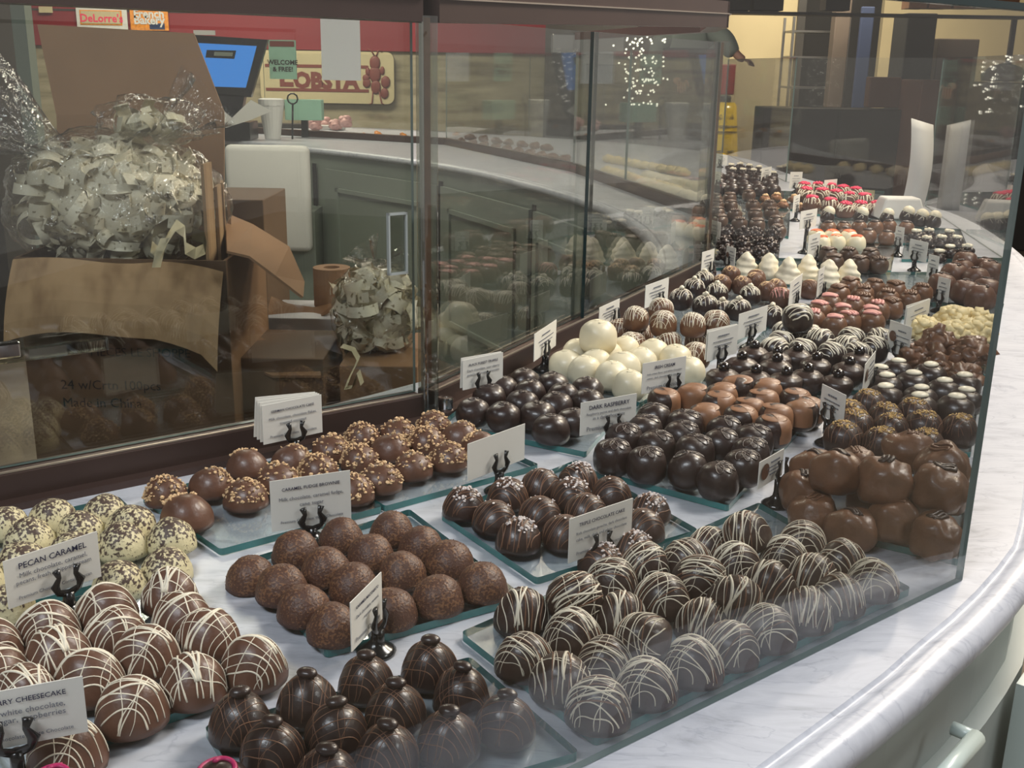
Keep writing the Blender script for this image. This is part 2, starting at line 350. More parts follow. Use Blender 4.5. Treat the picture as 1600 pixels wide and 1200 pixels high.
# ------------------------------------------------------------ bonbon shapes
def rad_fn(R, Hu, Hd, e=2.3, cz=0.01, lump=0.0, seed=0, freq=60, oval=1.0, eu=None):
    def f(d):
        e_ = eu if (eu and d.z > 0) else e
        s = math.hypot(d.x / oval, d.y * 1.0); c = d.z; H = Hu if c > 0 else Hd
        r = ((s / R) ** e_ + (abs(c) / H) ** e_) ** (-1 / e_)
        if lump: r *= 1 + lump * noise.noise(d * R * freq + Vector((seed * 7.3, seed * 3.1, 0)))
        return r
    return f
def put(f, cz, d, lift=0.0):
    p = d * (f(d) + lift); p.z = max(0.0003, p.z + cz); return p
def body(f, cz, m, nu=26, nv=15, rough=0.0, seed=0):
    bm = NB(); rings = []
    for i in range(nv + 1):
        th = PI * i / nv; ring = []
        for k in range(1 if i in (0, nv) else nu):
            ph = 2 * PI * k / nu; d = Vector((math.sin(th) * math.cos(ph), math.sin(th) * math.sin(ph), math.cos(th)))
            p = d * f(d)
            if d.z < 0: p = Vector((p.x, p.y, p.z)) 
            if rough: p += d * rough * (noise.noise(p * 260 + Vector((seed, 0, 0))) + 0.6 * noise.noise(p * 600))
            p.z = max(0.0, p.z + cz); ring.append(bm.verts.new(p))
        rings.append(ring)
    for a, b in zip(rings, rings[1:]):
        for k in range(nu):
            q = []
            for v in (a[k % len(a)], b[k % len(b)], b[(k + 1) % len(b)], a[(k + 1) % len(a)]):
                if v not in q: q.append(v)
            bm.faces.new(q)
    return mesh_of(bm, m)
def strand(bm, f, cz, az, off, wdt, tmax=1.5, t0=None, wob=0.0, n=18, zmin=0.004, tiltv=0.0):
    nrm = Vector((math.cos(az), math.sin(az), tiltv)).normalized(); v = Vector((-math.sin(az), math.cos(az), 0)); u = nrm.cross(v) * (1 if nrm.cross(v).z > 0 else -1)
    pts = []; ups = []; rr = []
    a0 = -tmax if t0 is None else t0; ph = random.random() * 6
    for i in range(n + 1):
        t = a0 + (tmax - a0) * i / n; o = off + wob * math.sin(t * 3 + ph)
        o = max(-.95, min(.95, o))
        d = (nrm * o + (u * math.cos(t) + v * math.sin(t)) * math.sqrt(1 - o * o)).normalized()
        p = d * f(d); p.z += cz
        if p.z < zmin:
            continue
        pts.append(p); ups.append(d); rr.append(wdt * (0.8 + 0.4 * noise.noise(Vector((t * 2, off * 9, az)))))
    if len(pts) > 2: tube(bm, pts, rr, 5, 0.55, upv=ups)
def drizzle(f, cz, m, az, n, wdt, spread=0.75, seed=0, second=0, wob=0.05, az2=None, thick=1, tmax=1.45, zmin=0.003):
    random.seed(seed); bm = NB()
    for i in range(n):
        o = -spread + 2 * spread * (i + random.uniform(-.3, .3)) / max(1, n - 1)
        strand(bm, f, cz, az + random.uniform(-.09, .09), o, wdt * random.uniform(0.6, 1.3), tmax * random.uniform(.8, 1.05), -tmax * random.uniform(.8, 1.05), wob, zmin=zmin)
    for i in range(second):
        o = random.uniform(-.6, .6)
        strand(bm, f, cz, (az2 if az2 is not None else az + 1.3) + random.uniform(-.2, .2), o, wdt * random.uniform(0.5, 1.1), tmax, -tmax, wob * 2, zmin=zmin)
    for i in range(thick):
        strand(bm, f, cz, az + random.uniform(-.2, .2), random.uniform(-.35, .35), wdt * 2.1, tmax * .8, -tmax * .5, wob * 2, zmin=zmin)
    return mesh_of(bm, m)
def crumbs(f, cz, m, n, s, seed, cone=1.1, sharp=1.0, lean=(0, 0)):
    random.seed(seed); bm = NB()
    for i in range(n):
        th = cone * random.random() ** 0.6; ph = random.random() * 2 * PI
        d = Vector((math.sin(th) * math.cos(ph) + lean[0], math.sin(th) * math.sin(ph) + lean[1], math.cos(th))).normalized()
        p = put(f, cz, d, s * 0.2)
        k = s * random.uniform(.5, 1.4)
        mt = Matrix.Translation(p) @ Matrix.Rotation(random.random() * 6, 4, Vector((random.random(), random.random(), random.random() + .01)).normalized()) @ Matrix.Diagonal((k, k * random.uniform(.6, 1), k * random.uniform(.3, .7), 1))
        bmesh.ops.create_icosphere(bm, subdivisions=1, radius=0.62, matrix=mt)
    return mesh_of(bm, m, smooth=False)
def loops(f, cz, m, n, seed, wdt=0.0011, size=0.42, az0=0.0):
    """petal loops piped on the crown"""
    random.seed(seed); bm = NB()
    for i in range(n):
        a = az0 + i * 0.75 + random.uniform(-.1, .1); pts = []; ups = []
        for k in range(15):
            t = 2 * PI * k / 14; rr = size * (1 - math.cos(t)); sd = size * .42 * math.sin(t)
            x = rr * math.cos(a) - sd * math.sin(a); y = rr * math.sin(a) + sd * math.cos(a)
            d = Vector((x, y, 1)).normalized(); pts.append(put(f, cz, d)); ups.append(d)
        tube(bm, pts, wdt, 5, 0.8, upv=ups)
    return mesh_of(bm, m)
def swirl(f, cz, m, seed, turns=1.6, wdt=0.0016, size=0.4, lift=0.0005):
    random.seed(seed); bm = NB(); pts = []; ups = []; a0 = random.random() * 6
    for k in range(int(22 * turns)):
        t = k / (22 * turns); a = a0 + t * turns * 2 * PI; rr = size * (1 - t * .8)
        d = Vector((rr * math.cos(a), rr * math.sin(a), 1)).normalized(); pts.append(put(f, cz, d, lift)); ups.append(d)
    tube(bm, pts, wdt, 6, 0.8, upv=ups); return mesh_of(bm, m)
def zigzag(f, cz, m, seed, wdt, rows=5, span=0.55, length=0.6, az=0.0, round_=8):
    random.seed(seed); bm = NB(); pts = []; ups = []
    for i in range(rows):
        y = -span + 2 * span * i / max(1, rows - 1)
        for k in range(round_):
            t = k / (round_ - 1) * 2 - 1; t = t if i % 2 == 0 else -t
            x = length * t * random.uniform(.9, 1.05); yy = y + 0.05 * math.sin(t * 3)
            X = x * math.cos(az) - yy * math.sin(az); Y = x * math.sin(az) + yy * math.cos(az)
            d = Vector((X, Y, 1)).normalized(); pts.append(put(f, cz, d, wdt * .3)); ups.append(d)
    tube(bm, pts, wdt, 5, 0.7, upv=ups); return mesh_of(bm, m)
def ball_mesh(r, sq, m, z, off=(0, 0), n=14, oval=1.0, tilt=0.0):
    bm = NB(); mt = Matrix.Translation((off[0], off[1], z)) @ Matrix.Rotation(tilt, 4, 'X') @ Matrix.Diagonal((oval, 1, sq, 1))
    bmesh.ops.create_uvsphere(bm, u_segments=n, v_segments=10, radius=r, matrix=mt); return mesh_of(bm, m)
def lidcap(f, cz, m, ang, side, seed):
    """a two-tone half: shell of other chocolate poured over one side and part of the top"""
    bm = NB(); nu, nv = 14, 10; rows = []
    for i in range(nv + 1):
        th = 1.95 * i / nv; row = []
        for k in range(nu + 1):
            ph = ang - side + 2 * side * k / nu + 0.12 * noise.noise(Vector((th * 2, seed, 0)))
            d = Vector((math.sin(th) * math.cos(ph), math.sin(th) * math.sin(ph), math.cos(th))); row.append(bm.verts.new(put(f, cz, d, 0.0006)))
        rows.append(row)
    for a, b in zip(rows, rows[1:]):
        for k in range(nu): bm.faces.new((a[k], b[k], b[k + 1], a[k + 1]))
    bmesh.ops.remove_doubles(bm, verts=bm.verts[:], dist=1e-5)
    return mesh_of(bm, m)
def lumps(m, n, R, H, seed, r0, rough=0.0012, squash=0.8):
    """rough cluster: one merged heap of lumps"""
    random.seed(seed); bm = NB()
    for i in range(n):
        t = (i + .5) / n; a = i * 2.4; cz_ = t; sr = math.sqrt(max(0, 1 - cz_ * cz_))
        rr = (R - r0 * .85) * sr * random.uniform(.82, 1.0)
        p = Vector((rr * math.cos(a), rr * math.sin(a), r0 * .6 + (H - r0 * 1.5) * cz_ * random.uniform(.88, 1.0))); k = r0 * random.uniform(.7, 1.25)
        res = bmesh.ops.create_icosphere(bm, subdivisions=2, radius=1, matrix=Matrix.Translation(p) @ Matrix.Diagonal((k, k * random.uniform(.8, 1.1), k * squash, 1)))
        for v in res['verts']: v.co += (v.co - p) * rough * 300 * noise.noise(v.co * 330 + Vector((seed, 0, 0)))
    bmesh.ops.create_icosphere(bm, subdivisions=3, radius=1, matrix=Matrix.Translation((0, 0, H * .38)) @ Matrix.Diagonal((R * .74, R * .72, H * .44, 1)))
    for v in bm.verts:
        v.co.z = max(0, v.co.z)
    return mesh_of(bm, m)

# every kind: list of variants; a variant is a list of (part name, mesh); plus radius and height
K = {}
def kind(name, R, H, variants): K[name] = dict(R=R, H=H, v=variants)
DOME = dict(R=0.0235, Hu=0.0325, Hd=0.016, e=2.15, cz=0.0028, eu=1.98)
def domef(s=1.0, seed=0, lump=0.04, **kw):
    p = dict(DOME); p.update(kw); cz = p.pop('cz'); R = p['R'] * s
    return rad_fn(R, p['Hu'] * s, p['Hd'] * s, p['e'], cz, lump, seed, eu=p.get('eu'), oval=p.get('oval', 1.0)), cz * s
v = []
for s in range(6):
    f, cz = domef(seed=s, lump=0.07, oval=1.1)
    v.append([('shell', body(f, cz, M['milk'])), ('drizzle', drizzle(f, cz, M['wdriz'], [2.2, 0.5, 1.9, 1.2, 2.6, 1.6][s], 7 + s % 3, 0.00072, seed=s + 20, second=3 + s % 2, az2=[.6, 2.2, .4, 2.7, 1.0, 0.1][s], thick=2 + s % 2))])
kind('milk_striped', 0.0235, 0.035, v)
v = []
for s in range(4):
    f, cz = domef(seed=s + 9, lump=0.08, Hu=0.027)
    v.append([('shell', body(f, cz, M['dusted']))])
kind('dusted', 0.0235, 0.032, v)
v = []
for s in range(5):
    f, cz = domef(seed=s + 19, lump=0.06, Hu=0.027, oval=1.05)
    ln = [(0, 0), (.3, .2), (-.5, .4), (.4, .5), (-.3, -.1)][s]
    v.append([('shell', body(f, cz, M['milk'])), ('chopped_nuts', crumbs(f, cz, M['nut'], [130, 95, 50, 80, 150][s], 0.0033, s + 3, [1.25, 1.2, .7, .9, 1.35][s], lean=ln))])
kind('nutty', 0.0235, 0.033, v)
v = []
for s in range(4):
    f, cz = domef(seed=s + 31, lump=0.07, Hu=0.028)
    v.append([('shell', body(f, cz, M['cocoa'], rough=0.0003, seed=s)), ('cocoa_crumbs', crumbs(f, cz, M['mdriz'], 110, 0.00085, s + 3, 1.5))])
kind('cocoa', 0.0235, 0.033, v)
v = []
for s in range(4):
    f, cz = domef(seed=s + 41, lump=0.05, Hu=0.030)
    v.append([('shell', body(f, cz, M['noir'])), ('drizzle', drizzle(f, cz, M['mdriz'], [0.4, 1.2, 2.0, 1.6][s], 9, 0.00042, seed=s + 60, second=5, thick=0)), ('coffee_bean', ball_mesh(0.0060, 0.70, M['noir'], cz + 0.0325, (0.001, 0), oval=1.35))])
kind('espresso', 0.0235, 0.039, v)
v = []
for s in range(7):
    f, cz = domef(seed=s + 51, lump=0.05, Hu=0.031, oval=1.08)
    a = [0.3, 2.4, 1.8, 0.9, 2.8, 1.4, 2.1][s]
    v.append([('shell', body(f, cz, M['dark'])), ('drizzle', drizzle(f, cz, M['wdriz'], a, 10 + s % 4, 0.00064, seed=s + 80, second=[3, 1, 4, 2, 0, 5, 2][s], thick=1 + s % 3, spread=.8)), ('milk_drizzle', drizzle(f, cz, M['mdriz'], a + .1, 4, 0.0008, seed=s + 180, thick=0, spread=.5))])
kind('triple', 0.0235, 0.036, v)
v = []
for s in range(5):
    f, cz = domef(seed=s + 61, lump=0.06, Hu=0.027)
    v.append([('shell', body(f, cz, M['dark'])), ('drizzle', drizzle(f, cz, M['mdriz'], [1.7, 2.4, 1.1, .6, 2.0][s], 11, 0.0007, seed=s + 90, thick=0)), ('salt_flakes', crumbs(f, cz, M['salt'], [34, 46, 22, 40, 6][s], 0.0030, s + 5, .62, lean=(.1, -.1)))])
kind('salted', 0.0235, 0.032, v)
def roundf(s, seed, R=0.0225, H=0.021, Hd=0.019, cz=0.015, e=2.35, lump=.07): return rad_fn(R * s, H * s, Hd * s, e, cz, lump, seed), cz * s
v = []
for s in range(4):
    f, cz = roundf(1, s + 2, H=0.019)
    v.append([('shell', body(f, cz, M['noir'])), ('swirl_mark', swirl(f, cz, M['noir'], s, 1.3, 0.0016, .38, -0.0004))])
kind('plain_dark', 0.0215, 0.034, v)
v = []
for s in range(4):
    f, cz = roundf(1.08, s + 12, H=0.022)
    v.append([('shell', body(f, cz, M['white'])), ('swirl_mark', swirl(f, cz, M['white'], s, 1.1, 0.0022, .35, -0.0010))])
kind('white', 0.0235, 0.038, v)
v = []
for s in range(5):
    f, cz = roundf(1.0, s + 22, H=0.024, R=.0215)
    v.append([('shell', body(f, cz, M['milk2'])), ('drizzle', drizzle(f, cz, M['wdriz'], s * .8, 9, 0.0008, seed=s + 101, second=8, az2=s * .8 + 1.3, thick=0, tmax=1.3))])
kind('milk_lattice', 0.022, 0.038, v)
v = []
for s in range(5):
    f, cz = roundf(1.0, s + 32, H=0.023, R=.022)
    v.append([('shell', body(f, cz, M['noir'])), ('drizzle', drizzle(f, cz, M['wdriz'], s * .8, 8, 0.0009, seed=s + 111, second=7, thick=0, tmax=1.2)), ('nut', lumps(M['almond'], 4, .006, .009, s, .0035))])
    v[-1][2] = ('nut', v[-1][2][1])
kind('nut_lattice', 0.022, 0.038, v)
NUTZ = 0.036
v = []
for s in range(4):
    f, cz = roundf(1.0, s + 42, H=0.023, R=.021)
    v.append([('shell', body(f, cz, M['milk'])), ('drizzle', drizzle(f, cz, M['pink'] if s < 1 else M['mdriz'], s * .9, 9, 0.001, seed=s + 121, second=6, thick=0, tmax=1.25)), ('piped_loop', loops(f, cz, M['pale'] if 'pale' in M else M['nut'], 3, s, 0.0010, .55, s * 1.0))])
kind('rosy', 0.0215, 0.037, v)
def cone_r(a, z, seed): return 1 + .07 * math.sin(2 * a + z * 130 + seed) + .05 * math.sin(2 * PI * z / .013 + a + seed) + .12 * noise.noise(Vector((math.cos(a) * 2.2, math.sin(a) * 2.2, z * 120 + seed)))
def cone_mesh(seed):
    bm = NB(); rings = []; nu = 28; NZ = 30
    for i in range(NZ + 1):
        z = .049 * i / NZ; r = .0232 * max(0, 1 - (i / NZ) ** 1.7) ** .62; r = r * (.9 if i == 0 else 1)
        if i == NZ: rings.append([bm.verts.new((0, 0, z))]); continue
        rings.append([bm.verts.new((r * cone_r(a, z, seed) * math.cos(a), r * cone_r(a, z, seed) * math.sin(a), z)) for a in [2 * PI * k / nu for k in range(nu)]])
    for a, b in zip(rings, rings[1:]):
        for k in range(nu):
            q = []
            for v_ in (a[k % len(a)], a[(k + 1) % len(a)], b[(k + 1) % len(b)], b[k % len(b)]):
                if v_ not in q: q.append(v_)
            bm.faces.new(q)
    bm.faces.new(rings[0][::-1])
    return mesh_of(bm, M['ivory'])
kind('cone', 0.0225, 0.0475, [[('piped_cream', cone_mesh(s))] for s in range(3)])
v = []
for s in range(4):
    f, cz = rad_fn(.0215, .020, .019, 3.2, .018, .05, s), .018
    v.append([('shell', body(f, cz, M['dark'])), ('tan_half', lidcap(f, cz, M['tan'], [-.9, 0.2, -1.8, 2.6][s], [1.3, 1.6, 1.2, 1.9][s], s)), ('lid', ball_mesh(.0135, .14, M['tan'], .0362, (.003 * (s - 1), -.002), n=20, oval=1.12, tilt=.06 * s))])
kind('two_tone', 0.0215, 0.041, v)
v = []
for s in range(4):
    f, cz = roundf(1.05, s + 52, H=0.023, e=2.7)
    v.append([('shell', body(f, cz, M['noir'], nu=30)), ('petal_piping', loops(f, cz, M['noir'], 5, s, 0.0010, .50, s * .7 - 2.2))])
kind('petal', 0.0235, 0.038, v)
v = []
for s in range(3):
    bm = NB(); lathe(bm, [(0, 0), (.016, .0005), (.021, .008), (.0235, .018), (.0228, .0265), (.0210, .0275), (.018, .0305), (.012, .033), (0, .034)], 28)
    for q in bm.verts: q.co *= 1 + .03 * noise.noise(q.co * 90 + Vector((s, 0, 0)))
    v.append([('shell', mesh_of(bm, M['dark'])), ('glazed_cherry', ball_mesh(.0085, .85, M['berry'], .0375, (.001, -.001)))])
kind('cherry', 0.0225, 0.045, v)
v = []
for s in range(5):
    f, cz = roundf(1.0, s + 62, H=0.023, R=.022, e=2.6)
    v.append([('shell', body(f, cz, M['noir'])), ('drizzle', drizzle(f, cz, M['wdriz'], s * .7 + .4, 11, 0.0013, seed=s + 131, thick=1, tmax=1.15, spread=.85))])
kind('bold_stripe', 0.022, 0.038, v)
v = []
for s in range(4):
    f, cz = roundf(1.0, s + 72, H=0.021)
    v.append([('shell', body(f, cz, M['milk2'])), ('pink_icing', zigzag(f, cz, M['pink'], s, .0032, 4, .42, .62, s * .8))])
kind('pink_top', 0.022, 0.037, v)
v = []
for s in range(4):
    f, cz = roundf(1.0, s + 82, H=0.021)
    v.append([('shell', body(f, cz, M['milk2'])), ('rope_icing', zigzag(f, cz, M['milk2'], s, .0036, 5, .5, .62, s * .8))])
kind('rope_top', 0.022, 0.039, v)
v = []
for s in range(3):
    f, cz = roundf(1.0, s + 92, H=0.022, e=2.6)
    v.append([('shell', body(f, cz, M['umber'])), ('ridged_icing', zigzag(f, cz, M['umber'], s, .0036, 5, .55, .75, s * .5))])
kind('ridged', 0.022, 0.038, v)
v = []
for s in range(3):
    f, cz = roundf(1.0, s + 102, H=0.023)
    v.append([('shell', body(f, cz, M['white'])), ('orange_icing', zigzag(f, cz, M['orange'], s, .0011, 6, .5, .6, s * .5))])
kind('orange_top', 0.022, 0.038, v)
v = []
for s in range(3):
    f, cz = roundf(1.0, s + 112, H=0.022)
    v.append([('shell', body(f, cz, M['milk2'])), ('dark_swirl', swirl(f, cz, M['dark'], s, 2.2, .0026, .62))])
kind('swirl_top', 0.022, 0.037, v)
v = []
for s in range(3):
    bm = NB(); R_ = .018
    for i in range(9):
        pass
    lathe(bm, [(0, 0), (.013, .001), (.019, .008), (.020, .018), (.016, .030), (.009, .039), (0, .043)], 18); me1 = mesh_of(bm, M['noir'])
    fcone = rad_fn(.0185, .026, .020, 2.0, .018, .08, s)
    bm = NB(); bmesh.ops.create_uvsphere(bm, u_segments=16, v_segments=10, radius=1, matrix=Matrix.Translation((.004, 0, .033)) @ Matrix.Rotation(.4, 4, 'Y') @ Matrix.Diagonal((.0165, .0155, .0145, 1)))
    v.append([('dipped_berry', me1), ('cream_tip', mesh_of(bm, M['ivory'])), ('drizzle', drizzle(fcone, .018, M['wdriz'], 1.6, 3, .0007, seed=s, thick=0))])
kind('berry_tip', 0.020, 0.046, v)
kind('white_nut_cluster', 0.022, 0.036, [[('cluster', lumps(M['noir'], 8, .023, .032, s, .0085)), ('white_nuts', lumps(M['almond'], 3, .014, .012, s + 5, .006, squash=.8))] for s in range(3)])
kind('cream_cluster', 0.026, 0.040, [[('cluster', lumps(M['popcorn'], 28, .032, .042, s, .0085, rough=.0032))] for s in range(3)])
kind('brown_cluster', 0.026, 0.040, [[('cluster', lumps(M['milk2'], 14, .030, .041, s + 20, .0118, rough=.0030))] for s in range(3)])
kind('rough_dark', 0.022, 0.038, [[('cluster', lumps(M['noir'], 22, .024, .040, s + 30, .0065, rough=.0020))] for s in range(3)])
v = []
for s in range(3):
    f, cz = roundf(1.0, s + 122, H=0.018, R=.024)
    v.append([('shell', body(f, cz, M['noir'], rough=.0006, seed=s)), ('candy_button', ball_mesh(.0095, .42, M['almond'], cz + .0185, (.001, 0), oval=1.2))])
kind('button_top', 0.0235, 0.036, v)
v = []
for s in range(4):
    f, cz = roundf(1.0, s + 132, H=0.024, R=.0225, e=2.4)
    v.append([('shell', body(f, cz, M['dark'])), ('drizzle', drizzle(f, cz, M['mdriz'], s * .8, 6, .0006, seed=s + 7, second=6, thick=0)), ('golden_crumble', crumbs(f, cz, M['gold'], 75, .0022, s, .55))])
kind('gold_top', 0.0225, 0.039, v)
v = []
for s in range(5):
    f, cz = roundf(1.3, s + 142, H=0.022, R=.0225, e=2.5, lump=.22)
    v.append([('shell', body(f, cz, M['milk2'], nu=32, nv=20)), ('chocolate_curl', zigzag(f, cz, M['milk2'] if s % 2 else M['dark'], s, .0026 if s % 2 == 0 else .0018, 3, .18, .38, s * .9))])
kind('big_milk', 0.0285, 0.046, v)
v = []
for s in range(3):
    f, cz = roundf(1.25, s + 152, H=0.022, e=2.4, lump=.1)
    v.append([('shell', body(f, cz, M['milk'])), ('dark_curl', swirl(f, cz, M['dark'], s, .8, .0022, .5))])
kind('plain_milk', 0.0265, 0.045, v)
kind('toffee_wedge', 0.022, 0.032, [[('wedge', lumps(M['tan'], 5, .024, .028, s + 40, .012, squash=.7)), ('nut_pieces', lumps(M['nut'], 5, .014, .012, s + 45, .005))] for s in range(2)])
v = []
for s in range(3):
    f, cz = roundf(1.05, s + 162, H=0.024)
    v.append([('shell', body(f, cz, M['milk'])), ('white_drizzle', drizzle(f, cz, M['wdriz'], s, 7, .0018, seed=s + 9, second=5, thick=1)), ('red_icing', zigzag(f, cz, M['red'], s, .0040, 4, .45, .6, s))])
kind('red_top', 0.0235, 0.042, v)
f, cz = domef(seed=77, lump=.04); kind('magenta_swirl', 0.0235, 0.0385, [[('shell', body(f, cz, M['noir'])), ('raspberry_swirl', swirl(f, cz, M['magenta'], 3, 1.2, .0019, .6))]])
kind('yellow_bite', .022, .028, [[('cluster', lumps(M['popcorn'], 5, .022, .026, s + 60, .010))] for s in range(2)])
kind('pale_bite', .022, .030, [[('shell', body(*roundf(1.0, s + 172, H=.018), M['ivory']))] for s in range(2)])
kind('brown_bite', .022, .028, [[('cluster', lumps(M['milk2'], 5, .022, .026, s + 70, .009))] for s in range(2)])
kind('orange_bite', .022, .026, [[('cluster', lumps(M['orangefood'], 5, .022, .024, s + 80, .008))] for s in range(2)])
TOPPART = {'nut': 0.036, 'white_nuts': 0.024, 'nut_pieces': 0.02}

# ------------------------------------------------------------ trays
TH = 0.007
def poly_in(p, q):
    r = False; j = len(q) - 1
    for i in range(len(q)):
        if (q[i][1] > p[1]) != (q[j][1] > p[1]) and p[0] < (q[j][0] - q[i][0]) * (p[1] - q[i][1]) / (q[j][1] - q[i][1]) + q[i][0]: r = not r
        j = i
    return r
TRAYS = [
 ([(8, 1222), (412, 1080), (250, 912), (-90, 1000)], 'glass tray under white-striped milk chocolates at left'),
 ([(-70, 985), (292, 886), (186, 786), (-90, 850)], 'glass tray under cocoa-dusted cream domes at far left'),
 ([(345, 870), (598, 802), (468, 718), (222, 785)], 'glass tray under nut-topped domes, left one of the pair by the rail'),
 ([(602, 801), (842, 735), (690, 668), (472, 717)], 'glass tray under nut-topped domes, right one of the pair by the rail'),
 ([(510, 1030), (818, 943), (640, 806), (372, 890)], 'glass tray under cocoa-speckled brown domes in the middle'),
 ([(905, 1190), (735, 1040), (320, 1150), (430, 1330)], 'glass tray under coffee-bean chocolates at bottom'),
 ([(720, 1000), (930, 1168), (1422, 930), (1185, 795)], 'large glass tray under white-drizzled dark domes by front glass'),
 ([(688, 812), (838, 915), (1090, 838), (900, 728)], 'glass tray under salt-flecked dark truffles'),
 ([(690, 668), (915, 716), (1000, 612), (805, 578)], 'glass tray under plain dark truffles beside the rail'),
 ([(935, 745), (1137, 800), (1255, 672), (1010, 620)], 'glass tray under flower-piped dark truffles'),
 ([(1000, 640), (1140, 664), (1290, 640), (1252, 604), (1085, 596)], 'glass tray under two-tone tan and dark chocolates'),
 ([(868, 580), (1000, 638), (1245, 478), (1090, 432)], 'glass tray under white truffles and striped balls by the rail'),
 ([(1246, 826), (1499, 886), (1512, 745), (1255, 712)], 'glass tray under big glossy milk chocolates at right corner'),
 ([(1296, 706), (1516, 716), (1540, 560), (1380, 575)], 'glass tray under gold-crumbled and button-topped chocolates'),
 ([(1100, 622), (1345, 618), (1412, 500), (1235, 478)], 'glass tray under cherry-topped and bold-striped chocolates'),
 ([(1425, 585), (1540, 592), (1568, 480), (1450, 478)], 'glass tray under cream and brown clusters at right'),
 ([(1270, 500), (1440, 500), (1475, 430), (1300, 430)], 'glass tray under knobbly rope-topped milk chocolates'),
 ([(1140, 446), (1340, 452), (1352, 412), (1150, 406)], 'glass tray under tall white piped cones'),
 ([(1455, 480), (1562, 478), (1570, 408), (1478, 404)], 'glass tray under plain milk truffles beside side glass'),
 ([(1258, 424), (1392, 428), (1400, 386), (1262, 378)], 'glass tray under ridged and orange-iced truffles'),
 ([(1408, 410), (1520, 410), (1500, 362), (1420, 358)], 'glass tray under clusters topped with white nuts'),
 ([(1272, 382), (1420, 384), (1426, 348), (1284, 344)], 'glass tray under dark-swirled milk truffles'),
 ([(1106, 424), (1215, 422), (1222, 350), (1110, 346)], 'glass tray under rough dark chunks by the door post'),
 ([(1108, 345), (1232, 374), (1236, 308), (1112, 304)], 'glass tray under rows of ribbed brown chocolates'),
 ([(1180, 330), (1296, 330), (1300, 304), (1190, 300)], 'glass tray under toffee wedges'),
 ([(1262, 338), (1372, 340), (1382, 302), (1262, 292)], 'glass tray under red and white drizzled chocolates'),
]
TQ = []
for pts, lab in TRAYS:
    q = [at(*p) for p in pts]; c = sum(q, Vector()) / len(q)
    bm = NB(); slab(bm, [(p.x - c.x, p.y - c.y) for p in q], 0.0, TH, 0, 1)
    vert = [e for e in bm.edges if abs(e.verts[0].co.z - e.verts[1].co.z) > .001]
    bmesh.ops.bevel(bm, geom=vert, offset=0.004, segments=3, profile=0.5, affect='EDGES')
    bmesh.ops.recalc_face_normals(bm, faces=bm.faces[:])
    for f_ in bm.faces: f_.material_index = 0 if abs(f_.normal.z) > .5 else 1
    far = c.length > 3
    o = link('glass_tray', mesh_of(bm, [M['traygl'], M['edge']], smooth=False), None, (c.x, c.y, TOP + .0005 + 0.0002 * (len(TQ) % 3)))
    tag(o, lab, 'tray', 'clear glass trays on the marble counter'); TQ.append([(p.x, p.y) for p in q])

# ------------------------------------------------------------ bonbons: pixel of each one's middle, rows front to back, left to right
ORD = ['leftmost', 'second from left', 'third from left', 'fourth from left', 'fifth from left', 'sixth from left', 'seventh from left', 'eighth from left', 'ninth from left', 'tenth from left', 'eleventh from left']
def rowname(i, n):
    if n == 1: return 'row'
    if i == 0: return 'front row'
    if i == n - 1: return 'back row'
    return ['', 'second row', 'third row', 'fourth row', 'fifth row', 'sixth row'][i]
ITEMS = []
def rows(kd, name, look, cat, group, rws, scale=1.0, lv=0, tilt=None):
    for i, rw in enumerate(rws):
        rw = sorted(rw, key=lambda e: e[0])
        for j, e in enumerate(rw):
            x, y = e[0], e[1]; ex = e[2] if len(e) > 2 else {}
            n = len(rw); o_ = ORD[j] if j < n - 1 or n == 1 else 'rightmost'
            rn = rowname(i, len(rws))
            lab = f"{look}, {o_} in {rn}" if n > 1 else f"{look}, alone in {rn}"
            s = ex.get('s', scale); k = K[kd]; L = ex.get('lv', lv)
            zc = TOP + TH + L + k['H'] * s * 0.5
            p = at(x, y, zc)
            base = TOP + .0008
            if any(poly_in((p.x, p.y), q) for q in TQ): base += TH
            ITEMS.append(dict(kd=kd, name=name, lab=ex.get('lab', lab), cat=cat, group=group, p=Vector((p.x, p.y)), z=base + L, R=k['R'] * s, s=s, lv=L, tilt=ex.get('t'), v=ex.get('v'), order=len(ITEMS)))
U = {'lv': .030}
rows('milk_striped', 'striped_bonbon', 'milk chocolate dome with white stripes', 'chocolate', 'white-striped milk chocolate domes at left',
     [[(100, 1152), (204, 1098), (300, 1058), (396, 1031)], [(37, 1072), (135, 1054), (227, 1017), (325, 987)], [(-2, 1046), (88, 1016), (179, 983), (285, 958)], [(-12, 1000), (69, 975), (167, 946), (265, 921)]], .97)
rows('dusted', 'dusted_bonbon', 'cream dome dusted with cocoa', 'chocolate', 'cocoa-dusted cream domes at far left',
     [[(8, 940), (183, 890), (258, 869)], [(2, 884), (58, 868), (112, 856), (168, 846), (233, 837)], [(46, 834), (125, 820), (204, 812)], [(10, 812), (79, 802), (162, 794)]], .98)
rows('nutty', 'nut_topped_bonbon', 'milk chocolate dome with chopped nuts', 'chocolate', 'nut-topped domes along the bronze rail',
     [[(291, 794, {'v': 2, 's': 1.1}), (383, 769, {'v': 0}), (553, 760), (594, 744, {'v': 1}), (645, 724, {'v': 1}), (701, 710, {'v': 0})],
      [(259, 763, {'v': 4}), (328, 751, {'v': 3}), (433, 744, {'v': 1}), (497, 729, {'v': 4}), (562, 712, {'v': 4}), (610, 696, {'v': 3}), (667, 685, {'v': 4}), (720, 677, {'v': 3}), (748, 690)],
      [(386, 721, {'v': 2}), (455, 713, {'v': 3}), (517, 697, {'v': 1}), (566, 677, {'v': 4}), (622, 672, {'v': 1}), (677, 659, {'v': 0})]], .93)
